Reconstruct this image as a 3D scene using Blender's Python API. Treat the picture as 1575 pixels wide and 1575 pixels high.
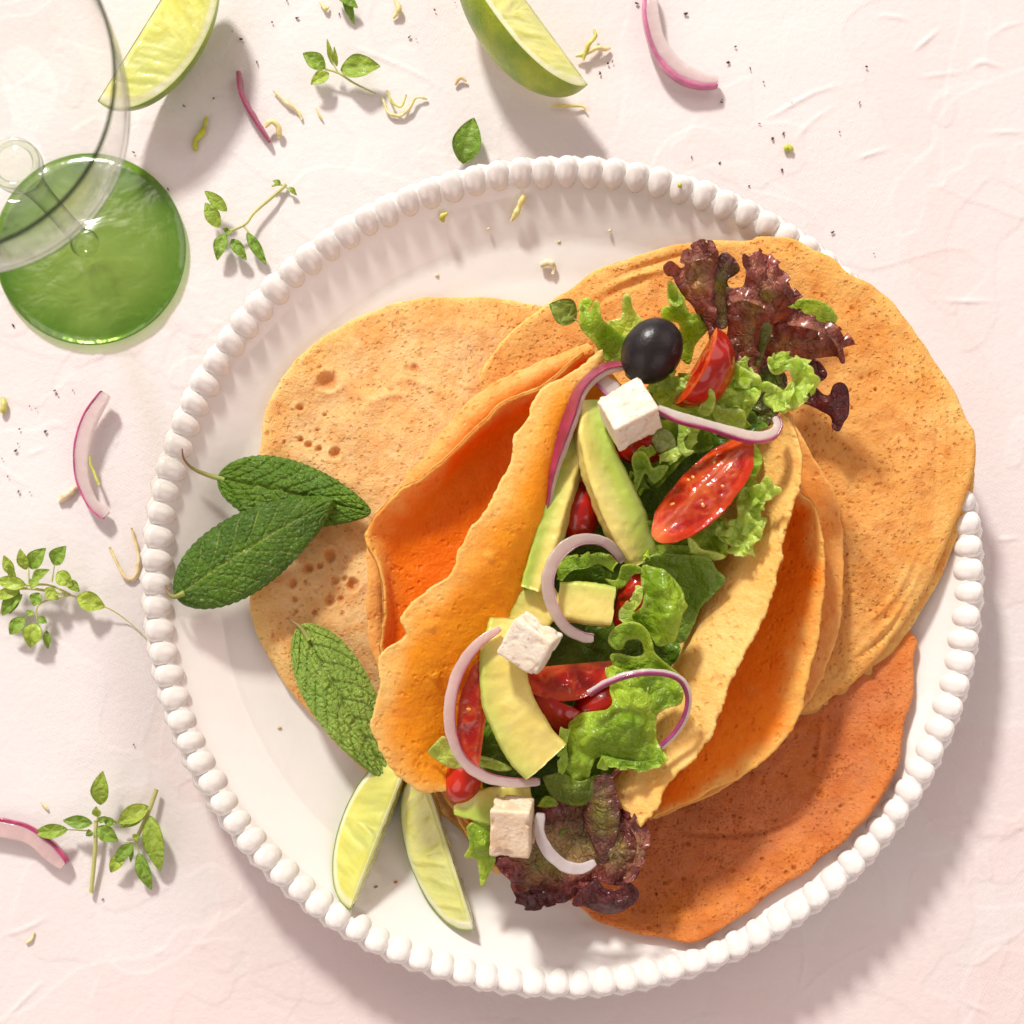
import bpy, math, random
import numpy as np
from mathutils import Vector
from mathutils.geometry import delaunay_2d_cdt

for o in list(bpy.data.objects):
    bpy.data.objects.remove(o)
SC = bpy.context.scene
COL = SC.collection
rng = random.Random(11)
nrs = np.random.RandomState(5)

# ------------------------------------------------------------------ camera
# overhead view; lengths below are in centimetres, the scene itself in metres
H = 62.0            # camera height above the table
F = 2480.0          # focal length in photograph pixels (1575 px wide)
NX, NY = 837.0, 1170.0
cam_d = bpy.data.cameras.new('camera')
cam_d.sensor_width = 36
cam_d.lens = F / 1575 * 36
cam_d.shift_x = (787.5 - NX) / 1575
cam_d.shift_y = (NY - 787.5) / 1575
cam_d.clip_start = 0.01
cam_d.clip_end = 50
cam_d.dof.use_dof = True
cam_d.dof.focus_distance = (H - 3.6) / 100
cam_d.dof.aperture_fstop = 10
cam = bpy.data.objects.new('camera', cam_d)
cam.location = (0, 0, H / 100)
COL.objects.link(cam)
SC.camera = cam

# ------------------------------------------------------------------ light
W = bpy.data.worlds.new('World')
SC.world = W
W.use_nodes = True
bg = W.node_tree.nodes['Background']
bg.inputs['Color'].default_value = (1.0, 0.81, 0.76, 1)
bg.inputs['Strength'].default_value = 0.26

def area(name, loc, target, size, power, color):
    l = bpy.data.lights.new(name, 'AREA')
    l.shape = 'DISK'
    l.size = size
    l.energy = power
    l.color = color
    o = bpy.data.objects.new(name, l)
    o.location = loc
    d = Vector(target) - Vector(loc)
    o.rotation_euler = d.to_track_quat('-Z', 'Y').to_euler()
    COL.objects.link(o)
    return o
area('key_lamp', (-1.19, 3.09, 2.21), (0.0, 0.06, 0.0), 0.50, 176.0, (1.0, 0.965, 0.90))
for k_, az in enumerate((35, 125, 215, 305)):      # four big unseen fill lamps, added for soft even light
    a_ = math.radians(az)
    area('fill_lamp', (1.45 * math.cos(a_), 0.06 + 1.45 * math.sin(a_), 1.15), (0, 0.06, 0), 1.5, 7.6, (1.0, 0.81, 0.765))
SC.view_settings.view_transform = 'Standard'
SC.view_settings.look = 'None'
SC.view_settings.exposure = 0.0
SC.cycles.max_bounces = 12
SC.cycles.transparent_max_bounces = 16
SC.cycles.transmission_bounces = 10

# ------------------------------------------------------------------ maths
def P(px, py, z=0.0):
    d = (H - z) / F
    return np.array([(px - NX) * d, (NY - py) * d, z])
def PP(pts):
    return np.array([P(*p) for p in pts])
_lat = np.random.RandomState(3).rand(64, 64, 64)
def vn(p):
    """value noise -1..1 on an (N,3) array"""
    i = np.floor(p).astype(int)
    f = p - i
    f = f * f * (3 - 2 * f)
    out = 0
    for dx in (0, 1):
        for dy in (0, 1):
            for dz in (0, 1):
                w = (f[..., 0] if dx else 1 - f[..., 0]) * (f[..., 1] if dy else 1 - f[..., 1]) * (f[..., 2] if dz else 1 - f[..., 2])
                out = out + w * _lat[(i[..., 0] + dx) & 63, (i[..., 1] + dy) & 63, (i[..., 2] + dz) & 63]
    return out * 2 - 1
def fbm(p, s, o=4, off=0.0):
    p = np.asarray(p) * s + off
    a, t, n = 1.0, 0.0, 0.0
    for _ in range(o):
        t = t + a * vn(p)
        n += a
        a *= 0.5
        p = p * 2.03 + 7.3
    return t / n
def catmull(pts, n, closed=False):
    pts = np.asarray(pts, float)
    m = len(pts)
    if closed:
        ext = np.vstack([pts[-1:], pts, pts[:2]])
        seg = m
    else:
        ext = np.vstack([2 * pts[0] - pts[1], pts, 2 * pts[-1] - pts[-2]])
        seg = m - 1
    fine = []
    for k in range(seg):
        p0, p1, p2, p3 = ext[k:k + 4]
        t = np.linspace(0, 1, 24, endpoint=False)[:, None]
        fine.append(0.5 * (2 * p1 + (p2 - p0) * t + (2 * p0 - 5 * p1 + 4 * p2 - p3) * t ** 2 + (3 * p1 - p0 - 3 * p2 + p3) * t ** 3))
    fine = np.vstack(fine + [ext[1:2] if closed else ext[m:m + 1]])
    d = np.r_[0, np.cumsum(np.linalg.norm(np.diff(fine, axis=0), axis=1))]
    s = np.linspace(0, d[-1], n, endpoint=not closed)
    return np.stack([np.interp(s, d, fine[:, j]) for j in range(fine.shape[1])], 1)
def smooth(a, b, x):
    t = np.clip((x - a) / (b - a), 0, 1)
    return t * t * (3 - 2 * t)
def rbf(pts, vals, q, lam=1e-3):
    """thin-plate height through control points"""
    pts = np.asarray(pts)[:, :2]; q = np.asarray(q)[:, :2]
    def K(d2):
        return 0.5 * d2 * np.log(d2 + 1e-9)
    d2 = ((pts[:, None] - pts[None]) ** 2).sum(-1)
    n = len(pts)
    A = np.zeros((n + 3, n + 3))
    A[:n, :n] = K(d2) + lam * np.eye(n)
    A[:n, n:] = np.c_[np.ones(n), pts]
    A[n:, :n] = A[:n, n:].T
    w = np.linalg.lstsq(A, np.r_[vals, 0, 0, 0], rcond=None)[0]
    out = np.empty(len(q))
    for s in range(0, len(q), 20000):
        qq = q[s:s + 20000]
        out[s:s + 20000] = K(((qq[:, None] - pts[None]) ** 2).sum(-1)) @ w[:n] + np.c_[np.ones(len(qq)), qq] @ w[n:]
    return out
def unit(v):
    v = np.asarray(v, float)
    return v / (np.linalg.norm(v, axis=-1, keepdims=True) + 1e-12)

# ------------------------------------------------------------------ objects
def tag(o, label=None, cat=None, group=None, kind=None):
    if label: o['label'] = label
    if cat: o['category'] = cat
    if group: o['group'] = group
    if kind: o['kind'] = kind
    return o
def mk(name, V, faces, mat, parent=None, col=None, smooth_=True, attrs=None, origin=None):
    """link one mesh object; V in cm, origin at its base unless given"""
    V = np.asarray(V, float)
    if origin is None:
        origin = np.array([V[:, 0].mean(), V[:, 1].mean(), V[:, 2].min()])
    me = bpy.data.meshes.new(name)
    me.vertices.add(len(V))
    me.vertices.foreach_set('co', ((V - origin) / 100).astype(np.float32).ravel())
    fl = faces if isinstance(faces, list) else [faces]
    fl = [np.asarray(f) for f in fl if len(f)]
    tot = np.concatenate([np.full(len(f), f.shape[1]) for f in fl])
    loops = np.concatenate([f.ravel() for f in fl])
    me.loops.add(len(loops))
    me.loops.foreach_set('vertex_index', loops.astype(np.int32))
    me.polygons.add(len(tot))
    me.polygons.foreach_set('loop_start', np.r_[0, np.cumsum(tot)[:-1]].astype(np.int32))
    me.polygons.foreach_set('loop_total', tot.astype(np.int32))
    me.update(calc_edges=True)
    me.polygons.foreach_set('use_smooth', np.full(len(tot), bool(smooth_)))
    if col is not None:
        c = np.ones((len(V), 4), np.float32)
        c[:, :3] = np.clip(col, 0, 1)
        a = me.color_attributes.new('Col', 'FLOAT_COLOR', 'POINT')
        a.data.foreach_set('color', c.ravel())
    me.materials.append(mat)
    o = bpy.data.objects.new(name, me)
    COL.objects.link(o)
    og = np.asarray(origin) / 100
    if parent is not None:
        o.parent = parent
        o.location = Vector(og) - wloc(parent)
    else:
        o.location = og
    return o
def wloc(o):
    v = Vector(o.location)
    while o.parent:
        o = o.parent
        v += Vector(o.location)
    return v
def empty(name, loc_cm):
    o = bpy.data.objects.new(name, None)
    o.empty_display_size = 0.01
    o.location = np.asarray(loc_cm) / 100
    COL.objects.link(o)
    return o
def gridf(nu, nv, cu=False, cv=False):
    iu = np.arange(nu if cu else nu - 1); iv = np.arange(nv if cv else nv - 1)
    a, b = np.meshgrid(iu, iv, indexing='ij')
    a2 = (a + 1) % nu; b2 = (b + 1) % nv
    return np.stack([a * nv + b, a2 * nv + b, a2 * nv + b2, a * nv + b2], -1).reshape(-1, 4)
def gnormals(G):
    du = np.gradient(G, axis=0); dv = np.gradient(G, axis=1)
    return unit(np.cross(du, dv))
def solid_sheet(G, t, up=True, taper=0.62, e=None):
    """closed slab round a grid surface; returns V, F, index of the source grid point"""
    nu, nv, _ = G.shape
    N = gnormals(G)
    if up and N[..., 2].mean() < 0: N = -N; flip = True
    else: flip = False
    if e is None:
        e = np.ones((nu, nv))
        e[0, :] = e[-1, :] = taper; e[:, 0] = e[:, -1] = taper
    T = (G + N * (t / 2 * e)[..., None]).reshape(-1, 3)
    B = (G - N * (t / 2 * e)[..., None]).reshape(-1, 3)
    f = gridf(nu, nv)
    n = nu * nv
    idx = np.arange(n).reshape(nu, nv)
    ring = np.r_[idx[:-1, 0], idx[-1, :-1], idx[:0:-1, -1], idx[0, :0:-1]]
    r2 = np.roll(ring, -1)
    side = np.stack([ring, ring + n, r2 + n, r2], -1)
    F = np.vstack([f, f[:, ::-1] + n, side[:, ::-1]])
    if flip: F = F[:, ::-1]
    return np.vstack([T, B]), F, np.r_[np.arange(n), np.arange(n)]
def tube(path, r, nseg=8, cap=True):
    path = np.asarray(path, float)
    n = len(path)
    r = np.broadcast_to(np.asarray(r, float), (n,))
    T = unit(np.gradient(path, axis=0))
    up = np.array([0.13, 0.21, 1.0])
    A = unit(np.cross(T, up)); B = np.cross(T, A)
    a = np.linspace(0, 2 * np.pi, nseg, endpoint=False)
    V = path[:, None] + r[:, None, None] * (np.cos(a)[None, :, None] * A[:, None] + np.sin(a)[None, :, None] * B[:, None])
    V = V.reshape(-1, 3)
    f = gridf(n, nseg, False, True)
    V = np.vstack([V, path[0], path[-1]])
    i0, i1 = n * nseg, n * nseg + 1
    k = np.arange(nseg); k2 = (k + 1) % nseg
    t1 = np.stack([k2, k, np.full(nseg, i0)], -1)
    t2 = np.stack([k + (n - 1) * nseg, k2 + (n - 1) * nseg, np.full(nseg, i1)], -1)
    return V, [f, np.vstack([t1, t2])]
def sweep(path, prof, side=None):
    """sweep a closed profile (n,k,2): across, up; path (n,3)"""
    n = len(path)
    T = unit(np.gradient(path, axis=0))
    up = np.array([0, 0, 1.0])
    S = unit(np.cross(T, up)) if side is None else side
    U = unit(np.cross(S, T))
    k = prof.shape[1]
    V = path[:, None] + prof[..., 0:1] * S[:, None] + prof[..., 1:2] * U[:, None]
    V = V.reshape(-1, 3)
    f = gridf(n, k, False, True)
    c0 = V[:k].mean(0); c1 = V[-k:].mean(0)
    V = np.vstack([V, c0, c1])
    j = np.arange(k); j2 = (j + 1) % k
    t1 = np.stack([j2, j, np.full(k, n * k)], -1)
    t2 = np.stack([j + (n - 1) * k, j2 + (n - 1) * k, np.full(k, n * k + 1)], -1)
    return V, [f, np.vstack([t1, t2])]
def lathe(prof, n, c):
    a = np.linspace(0, 2 * np.pi, n, endpoint=False)
    prof = np.asarray(prof, float)
    V = np.stack([c[0] + prof[:, 0][:, None] * np.cos(a), c[1] + prof[:, 0][:, None] * np.sin(a), c[2] + prof[:, 1][:, None] + 0 * a], -1)
    return V.reshape(-1, 3), gridf(len(prof), n, False, True)

# ------------------------------------------------------------------ materials
def mat_new(name):
    m = bpy.data.materials.new(name)
    m.use_nodes = True
    nt = m.node_tree
    b = nt.nodes['Principled BSDF']
    return m, nt, b
def node(nt, t, **kw):
    n = nt.nodes.new(t)
    for k, v in kw.items():
        if k.startswith('_'): setattr(n, k[1:], v)
        else: n.inputs[k.replace('__', ' ')].default_value = v
    return n
def coords(nt):
    g = nt.nodes.new('ShaderNodeNewGeometry')
    return g.outputs['Position']
def ramp(nt, src, stops):
    r = nt.nodes.new('ShaderNodeValToRGB')
    while len(r.color_ramp.elements) < len(stops): r.color_ramp.elements.new(0.5)
    for e, (p, c) in zip(r.color_ramp.elements, stops):
        e.position = p
        e.color = (c, c, c, 1) if isinstance(c, (int, float)) else (*c, 1)
    nt.links.new(src, r.inputs[0])
    return r.outputs[0]
def noise(nt, scale, detail=4, rough=0.55, dist=0.0, co=None):
    n = node(nt, 'ShaderNodeTexNoise', Scale=scale, Detail=detail, Roughness=rough, Distortion=dist)
    nt.links.new(co or coords(nt), n.inputs['Vector'])
    return n.outputs['Fac']
def voro(nt, scale, feature='F1', co=None, rnd=1.0):
    n = node(nt, 'ShaderNodeTexVoronoi', _feature=feature, Scale=scale, Randomness=rnd)
    nt.links.new(co or coords(nt), n.inputs['Vector'])
    return n.outputs['Distance']
def mixc(nt, fac, a, b, mode='MIX'):
    n = nt.nodes.new('ShaderNodeMix')
    n.data_type = 'RGBA'
    n.blend_type = mode
    for sock, v in ((n.inputs[0], fac), (n.inputs[6], a), (n.inputs[7], b)):
        if hasattr(v, 'links'): nt.links.new(v, sock)
        else: sock.default_value = v if isinstance(v, (int, float)) else (*v, 1)
    return n.outputs[2]
def math_(nt, op, a, b=0.0, c=None):
    n = nt.nodes.new('ShaderNodeMath')
    n.operation = op
    for i, v in enumerate((a, b, c)):
        if v is None: continue
        if hasattr(v, 'links'): nt.links.new(v, n.inputs[i])
        else: n.inputs[i].default_value = v
    return n.outputs[0]
def bump(nt, h, dist, strength=1.0, prev=None):
    n = node(nt, 'ShaderNodeBump', Strength=strength, Distance=dist)
    nt.links.new(h, n.inputs['Height'])
    if prev is not None: nt.links.new(prev, n.inputs['Normal'])
    return n.outputs['Normal']
def vcol(nt):
    a = nt.nodes.new('ShaderNodeAttribute')
    a.attribute_name = 'Col'
    return a.outputs['Color']
def setc(nt, b, name, v):
    if hasattr(v, 'links'): nt.links.new(v, b.inputs[name])
    else: b.inputs[name].default_value = v if isinstance(v, (int, float)) else (*v, 1)
def sss(b, w, r, s=0.01):
    b.inputs['Subsurface Weight'].default_value = w
    b.inputs['Subsurface Radius'].default_value = r
    b.inputs['Subsurface Scale'].default_value = s

def m_table():
    m, nt, b = mat_new('pink_plaster')
    c = vcol(nt)
    f = noise(nt, 9, 5, 0.6, 0.4)
    c = mixc(nt, ramp(nt, f, [(0.35, 0.0), (0.7, 1.0)]), c, mixc(nt, 1.0, c, (0.97, 0.93, 0.93), 'MULTIPLY'))
    setc(nt, b, 'Base Color', c)
    b.inputs['Roughness'].default_value = 0.62
    b.inputs['Specular IOR Level'].default_value = 0.3
    mp = node(nt, 'ShaderNodeMapping', Rotation=(0, 0, 0.5))
    nt.links.new(coords(nt), mp.inputs[0])
    w1 = node(nt, 'ShaderNodeTexWave', Scale=260, Distortion=1.2, Detail=1.0)
    w2 = node(nt, 'ShaderNodeTexWave', _bands_direction='Y', Scale=260, Distortion=1.2, Detail=1.0)
    nt.links.new(mp.outputs[0], w1.inputs[0]); nt.links.new(mp.outputs[0], w2.inputs[0])
    wv = math_(nt, 'ADD', w1.outputs['Fac'], w2.outputs['Fac'])
    msk = ramp(nt, noise(nt, 14, 2, 0.5, 0.3), [(0.47, 0.05), (0.62, 1.0)])
    n1 = bump(nt, math_(nt, 'MULTIPLY', wv, msk), 0.00002, 1.0)
    n2 = bump(nt, noise(nt, 45, 5, 0.5), 0.0005, 1.0, n1)
    n3 = bump(nt, noise(nt, 420, 4, 0.6), 0.00022, 1.0, n2)
    nt.links.new(n3, b.inputs['Normal'])
    return m
def m_porcelain():
    m, nt, b = mat_new('white_porcelain')
    c = mixc(nt, noise(nt, 20, 3), (0.84, 0.82, 0.785), (0.81, 0.79, 0.755))
    setc(nt, b, 'Base Color', c)
    b.inputs['Roughness'].default_value = 0.14
    b.inputs['Coat Weight'].default_value = 0.8
    b.inputs['Coat Roughness'].default_value = 0.06
    sss(b, 0.12, (1, 0.7, 0.5), 0.003)
    nt.links.new(bump(nt, noise(nt, 70, 3), 0.0006, 0.6), b.inputs['Normal'])
    return m
def m_crepe(name, tone=(1, 1, 1), pore=1.0, rough=0.55, scale=1.0, grain=1.0):
    m, nt, b = mat_new(name)
    c = vcol(nt)
    big = ramp(nt, noise(nt, 55, 6, 0.62, 0.6), [(0.32, 0.0), (0.68, 1.0)])
    c = mixc(nt, big, mixc(nt, 1.0, c, (0.96, 0.80, 0.58), 'MULTIPLY'), c)
    fine = ramp(nt, noise(nt, 480, 4, 0.6), [(0.3, 0.0), (0.7, 1.0)])
    c = mixc(nt, fine, mixc(nt, 1.0, c, (0.95, 0.88, 0.74), 'MULTIPLY'), c)
    c = mixc(nt, 1.0, c, tone, 'MULTIPLY')
    # pores come in clusters of uneven size
    co = coords(nt)
    wn = node(nt, 'ShaderNodeTexNoise', Scale=320.0, Detail=2.0)
    nt.links.new(co, wn.inputs['Vector'])
    vm = nt.nodes.new('ShaderNodeVectorMath'); vm.operation = 'MULTIPLY_ADD'
    nt.links.new(wn.outputs['Color'], vm.inputs[0]); vm.inputs[1].default_value = (0.0024,) * 3; nt.links.new(co, vm.inputs[2])
    p1 = voro(nt, 520 * scale, co=vm.outputs[0]); p2 = voro(nt, 290 * scale, co=vm.outputs[0])
    msk = ramp(nt, noise(nt, 60, 3, 0.6, 0.3), [(0.36, 0.0), (0.56, 1.0)])
    msk2 = ramp(nt, noise(nt, 95, 2, 0.5), [(0.5, 0.0), (0.66, 1.0)])
    h1 = math_(nt, 'MULTIPLY', ramp(nt, p1, [(0.12, 0.0), (0.32, 1.0)]), 1.0)
    h2 = ramp(nt, p2, [(0.11, 0.0), (0.26, 1.0)])
    inv1 = math_(nt, 'MULTIPLY', math_(nt, 'SUBTRACT', 1.0, h1), msk)
    inv2 = math_(nt, 'MULTIPLY', math_(nt, 'SUBTRACT', 1.0, h2), msk2)
    hole = math_(nt, 'MAXIMUM', inv1, inv2)
    c = mixc(nt, math_(nt, 'MULTIPLY', hole, 0.55 * pore), c, mixc(nt, 1.0, c, (0.90, 0.62, 0.36), 'MULTIPLY'))  # pores browner in colour, in part for the shade inside them
    setc(nt, b, 'Base Color', c)
    b.inputs['Roughness'].default_value = rough
    b.inputs['Specular IOR Level'].default_value = 0.2
    sss(b, 0.4, (1.0, 0.42, 0.12), 0.005)
    n1 = bump(nt, noise(nt, 110, 5, 0.6), 0.0014, 0.9)
    n2 = bump(nt, noise(nt, 750, 5, 0.7), 0.0011 * grain, 0.9, n1)
    n3 = bump(nt, math_(nt, 'SUBTRACT', 1.0, hole), 0.0008 * pore, 1.0, n2)
    nt.links.new(n3, b.inputs['Normal'])
    return m
def m_leaf(name, rough=0.34, trans=0.35, vein=1.0, vscale=150, coat=0.25, bscale=1.0, veinmul=(1.25, 1.25, 1.3)):
    m, nt, b = mat_new(name)
    c = vcol(nt)
    co = coords(nt)
    wn = node(nt, 'ShaderNodeTexNoise', Scale=130.0, Detail=2.0)
    nt.links.new(co, wn.inputs['Vector'])
    vm = nt.nodes.new('ShaderNodeVectorMath'); vm.operation = 'MULTIPLY_ADD'
    nt.links.new(wn.outputs['Color'], vm.inputs[0]); vm.inputs[1].default_value = (0.004,) * 3; nt.links.new(co, vm.inputs[2])
    d = voro(nt, vscale, 'DISTANCE_TO_EDGE', co=vm.outputs[0])
    vn_ = ramp(nt, d, [(0.0, 1.0), (0.07, 0.0)])
    d2 = voro(nt, vscale * 3.1, 'DISTANCE_TO_EDGE', co=vm.outputs[0])
    c = mixc(nt, ramp(nt, noise(nt, 90, 4, 0.6), [(0.3, 0.0), (0.7, 1.0)]), mixc(nt, 1.0, c, (0.72, 0.80, 0.62), 'MULTIPLY'), c)
    c = mixc(nt, math_(nt, 'MULTIPLY', vn_, 0.5 * vein), c, mixc(nt, 1.0, c, veinmul, 'MULTIPLY'))
    setc(nt, b, 'Base Color', c)
    b.inputs['Roughness'].default_value = rough
    b.inputs['Coat Weight'].default_value = coat
    b.inputs['Coat Roughness'].default_value = 0.18
    bl = ramp(nt, d, [(0.0, 0.0), (0.35, 1.0)])
    n1 = bump(nt, bl, 0.0011 * bscale, 0.8)
    n2 = bump(nt, ramp(nt, d2, [(0.0, 0.0), (0.2, 1.0)]), 0.00025 * bscale, 0.7, n1)
    n3 = bump(nt, noise(nt, 260, 4), 0.0005 * bscale, 0.8, n2)
    nt.links.new(n3, b.inputs['Normal'])
    tr = nt.nodes.new('ShaderNodeBsdfTranslucent')
    tc = mixc(nt, 1.0, c, (1.5, 1.4, 0.6), 'MULTIPLY')
    nt.links.new(tc, tr.inputs['Color']); nt.links.new(n3, tr.inputs['Normal'])
    mx = nt.nodes.new('ShaderNodeMixShader')
    mx.inputs[0].default_value = trans
    nt.links.new(b.outputs[0], mx.inputs[1]); nt.links.new(tr.outputs[0], mx.inputs[2])
    nt.links.new(mx.outputs[0], nt.nodes['Material Output'].inputs['Surface'])
    return m
def m_flesh(name, rough=0.3, sssw=0.35, rad=(1, 0.6, 0.3), sc=0.004, bsc=300, bd=0.0003, coat=0.3, mul=(0.9, 0.9, 0.8), vary=60, spec=0.5, big=0.0):
    m, nt, b = mat_new(name)
    c = vcol(nt)
    c = mixc(nt, ramp(nt, noise(nt, vary, 5, 0.6), [(0.35, 0.0), (0.65, 1.0)]), mixc(nt, 1.0, c, mul, 'MULTIPLY'), c)
    setc(nt, b, 'Base Color', c)
    b.inputs['Roughness'].default_value = rough
    b.inputs['Coat Weight'].default_value = coat
    b.inputs['Coat Roughness'].default_value = 0.08
    b.inputs['Specular IOR Level'].default_value = spec
    sss(b, sssw, rad, sc)
    n1 = bump(nt, noise(nt, bsc, 4, 0.6), bd, 0.8)
    if big: n1 = bump(nt, noise(nt, 70, 3, 0.5), big, 0.8, n1)
    nt.links.new(n1, b.inputs['Normal'])
    return m
def m_plain(name, color, rough=0.5, **kw):
    m, nt, b = mat_new(name)
    c = mixc(nt, noise(nt, 300, 3), color, tuple(x * 0.75 for x in color))
    setc(nt, b, 'Base Color', c)
    b.inputs['Roughness'].default_value = rough
    return m
def m_feta(name='white_cheese', A=(0.88, 0.81, 0.68), B=(0.80, 0.66, 0.47)):
    m, nt, b = mat_new(name)
    c = mixc(nt, ramp(nt, noise(nt, 130, 5, 0.6), [(0.4, 0.0), (0.75, 1.0)]), A, B)
    spots = ramp(nt, noise(nt, 420, 4, 0.7), [(0.61, 0.0), (0.67, 1.0)])
    c = mixc(nt, math_(nt, 'MULTIPLY', spots, 0.6), c, (0.35, 0.20, 0.08))
    setc(nt, b, 'Base Color', c)
    b.inputs['Roughness'].default_value = 0.5
    sss(b, 0.3, (1, 0.75, 0.5), 0.003)
    n1 = bump(nt, noise(nt, 420, 5, 0.65), 0.0007, 0.9)
    n2 = bump(nt, noise(nt, 110, 3), 0.0012, 0.7, n1)
    nt.links.new(n2, b.inputs['Normal'])
    return m
def m_olive():
    m, nt, b = mat_new('black_olive_skin')
    c = mixc(nt, noise(nt, 150, 4), (0.010, 0.009, 0.011), (0.022, 0.016, 0.016))
    setc(nt, b, 'Base Color', c)
    b.inputs['Roughness'].default_value = 0.34
    b.inputs['Specular IOR Level'].default_value = 0.36
    n1 = bump(nt, noise(nt, 900, 3), 0.00012, 0.9)
    n2 = bump(nt, noise(nt, 130, 3), 0.0006, 0.7, n1)
    nt.links.new(n2, b.inputs['Normal'])
    return m
def m_glass(name, tint, edge, bumpd=0.0, bs=60, rough=0.0, ior=1.5, fmax=1.0, start=.7, base=.04):
    """thin clear glass: see-through with a Fresnel reflection, darker where the wall is seen on edge"""
    m = bpy.data.materials.new(name)
    m.use_nodes = True
    nt = m.node_tree
    nt.nodes.remove(nt.nodes['Principled BSDF'])
    lw = node(nt, 'ShaderNodeLayerWeight', Blend=0.35)
    tr = nt.nodes.new('ShaderNodeBsdfTransparent')
    nt.links.new(mixc(nt, ramp(nt, lw.outputs['Facing'], [(start, 0.0), (1.0, 1.0)]), vcol(nt) if tint is None else tint, edge), tr.inputs['Color'])
    gl = node(nt, 'ShaderNodeBsdfGlossy', Roughness=0.03 + rough)
    lw2 = node(nt, 'ShaderNodeLayerWeight', Blend=0.5)
    if bumpd:
        n = bump(nt, noise(nt, bs, 3, 0.5, 0.5), bumpd, 1.0)
        nt.links.new(n, gl.inputs['Normal']); nt.links.new(n, lw2.inputs['Normal']); nt.links.new(n, lw.inputs['Normal'])
    mx = nt.nodes.new('ShaderNodeMixShader')
    fac = math_(nt, 'MULTIPLY_ADD', math_(nt, 'POWER', lw2.outputs['Facing'], 5.0), 0.6 * fmax, base)
    nt.links.new(fac, mx.inputs[0])
    nt.links.new(tr.outputs[0], mx.inputs[1]); nt.links.new(gl.outputs[0], mx.inputs[2])
    nt.links.new(mx.outputs[0], nt.nodes['Material Output'].inputs['Surface'])
    return m

M_TABLE = m_table()
M_PORC = m_porcelain()
M_CREPE = m_crepe('crepe_porous', pore=0.75, scale=.9)
M_CREPEB = m_crepe('crepe_very_porous', pore=0.95, scale=.95, grain=.8)
M_CREPEC = m_crepe('crepe_browned', pore=1.0, scale=1.25, grain=1.5)
M_CREPE2 = m_crepe('crepe_smooth', pore=0.35, scale=0.8)
M_SHELL = m_crepe('crepe_inner_side', pore=0.5, rough=0.36, scale=0.6, grain=.4)
M_LET = m_leaf('green_lettuce', coat=0.3, trans=0.46)
M_RED = m_leaf('red_lettuce', coat=0.6, rough=0.28, trans=0.38, vscale=170, veinmul=(0.6, 0.4, 0.4), bscale=1.5)
M_MINT = m_leaf('mint_leaf', rough=0.42, coat=0.05, trans=0.12, vscale=420, vein=0.35, bscale=0.75)
M_HERB = m_leaf('basil_leaf', rough=0.5, coat=0.08, trans=0.25, vscale=260, vein=0.3, bscale=0.5)
M_STEM = m_flesh('herb_stem', rough=0.5, sssw=0.2, bsc=500, coat=0.0)
M_ONION = m_flesh('onion_flesh', rough=0.24, sssw=0.5, rad=(1, 0.85, 0.8), sc=0.005, bsc=420, bd=0.00025, coat=0.5, mul=(0.94, 0.90, 0.90))
def see_through(m, amount, trans):
    nt = m.node_tree
    b = nt.nodes['Principled BSDF']
    out = nt.nodes['Material Output'].inputs['Surface']
    tl = nt.nodes.new('ShaderNodeBsdfTranslucent'); tl.inputs['Color'].default_value = (0.95, 0.86, 0.84, 1)
    tr = nt.nodes.new('ShaderNodeBsdfTransparent'); tr.inputs['Color'].default_value = (0.96, 0.90, 0.90, 1)
    m1 = nt.nodes.new('ShaderNodeMixShader'); m1.inputs[0].default_value = trans
    nt.links.new(b.outputs[0], m1.inputs[1]); nt.links.new(tl.outputs[0], m1.inputs[2])
    m2 = nt.nodes.new('ShaderNodeMixShader'); m2.inputs[0].default_value = amount
    nt.links.new(m1.outputs[0], m2.inputs[1]); nt.links.new(tr.outputs[0], m2.inputs[2])
    nt.links.new(m2.outputs[0], out)
see_through(M_ONION, 0.24, 0.28)
M_OSKIN = m_flesh('onion_skin', rough=0.3, sssw=0.15, rad=(1, 0.5, 0.6), sc=0.002, bsc=500, bd=0.0002, coat=0.4, mul=(1.15, 1.3, 1.2), vary=260)
M_LIME = m_flesh('lime_pulp', rough=0.16, sssw=0.45, rad=(1, 0.9, 0.3), sc=0.006, bsc=210, bd=0.0006, coat=0.8, mul=(0.92, 0.92, 0.65), vary=90)
M_RIND = m_flesh('lime_rind', rough=0.36, sssw=0.1, bsc=700, bd=0.0005, coat=0.2, mul=(0.62, 0.80, 0.5), vary=140)
M_TOM = m_flesh('tomato_flesh', rough=0.13, sssw=0.35, rad=(1, 0.25, 0.1), sc=0.005, bsc=190, bd=0.0008, coat=0.5, mul=(0.75, 0.4, 0.4), vary=120, big=0.0015)
M_TSKIN = m_flesh('tomato_skin', rough=0.16, sssw=0.15, rad=(1, 0.2, 0.1), sc=0.003, bsc=500, bd=0.0001, coat=0.5, mul=(0.8, 0.6, 0.6))
M_AVO = m_flesh('avocado_flesh', rough=0.36, sssw=0.35, rad=(1, 0.85, 0.35), sc=0.004, bsc=160, bd=0.0006, coat=0.25, mul=(0.93, 0.90, 0.72), vary=110, big=0.0012)
M_FETA = m_feta()
M_FETA2 = m_feta('shaded_cheese', (0.84, 0.70, 0.52), (0.66, 0.46, 0.28))  # the lowest cube's shade is put into this browner colour
M_OLIVE = m_olive()
M_PIT = m_plain('olive_hollow', (0.09, 0.07, 0.02), 0.6)
M_PEP = m_plain('pepper', (0.075, 0.035, 0.02), 0.8)
M_ZEST = m_flesh('zest', rough=0.5, sssw=0.3, bsc=600, coat=0.0, mul=(0.85, 0.8, 0.5), vary=300)
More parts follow.
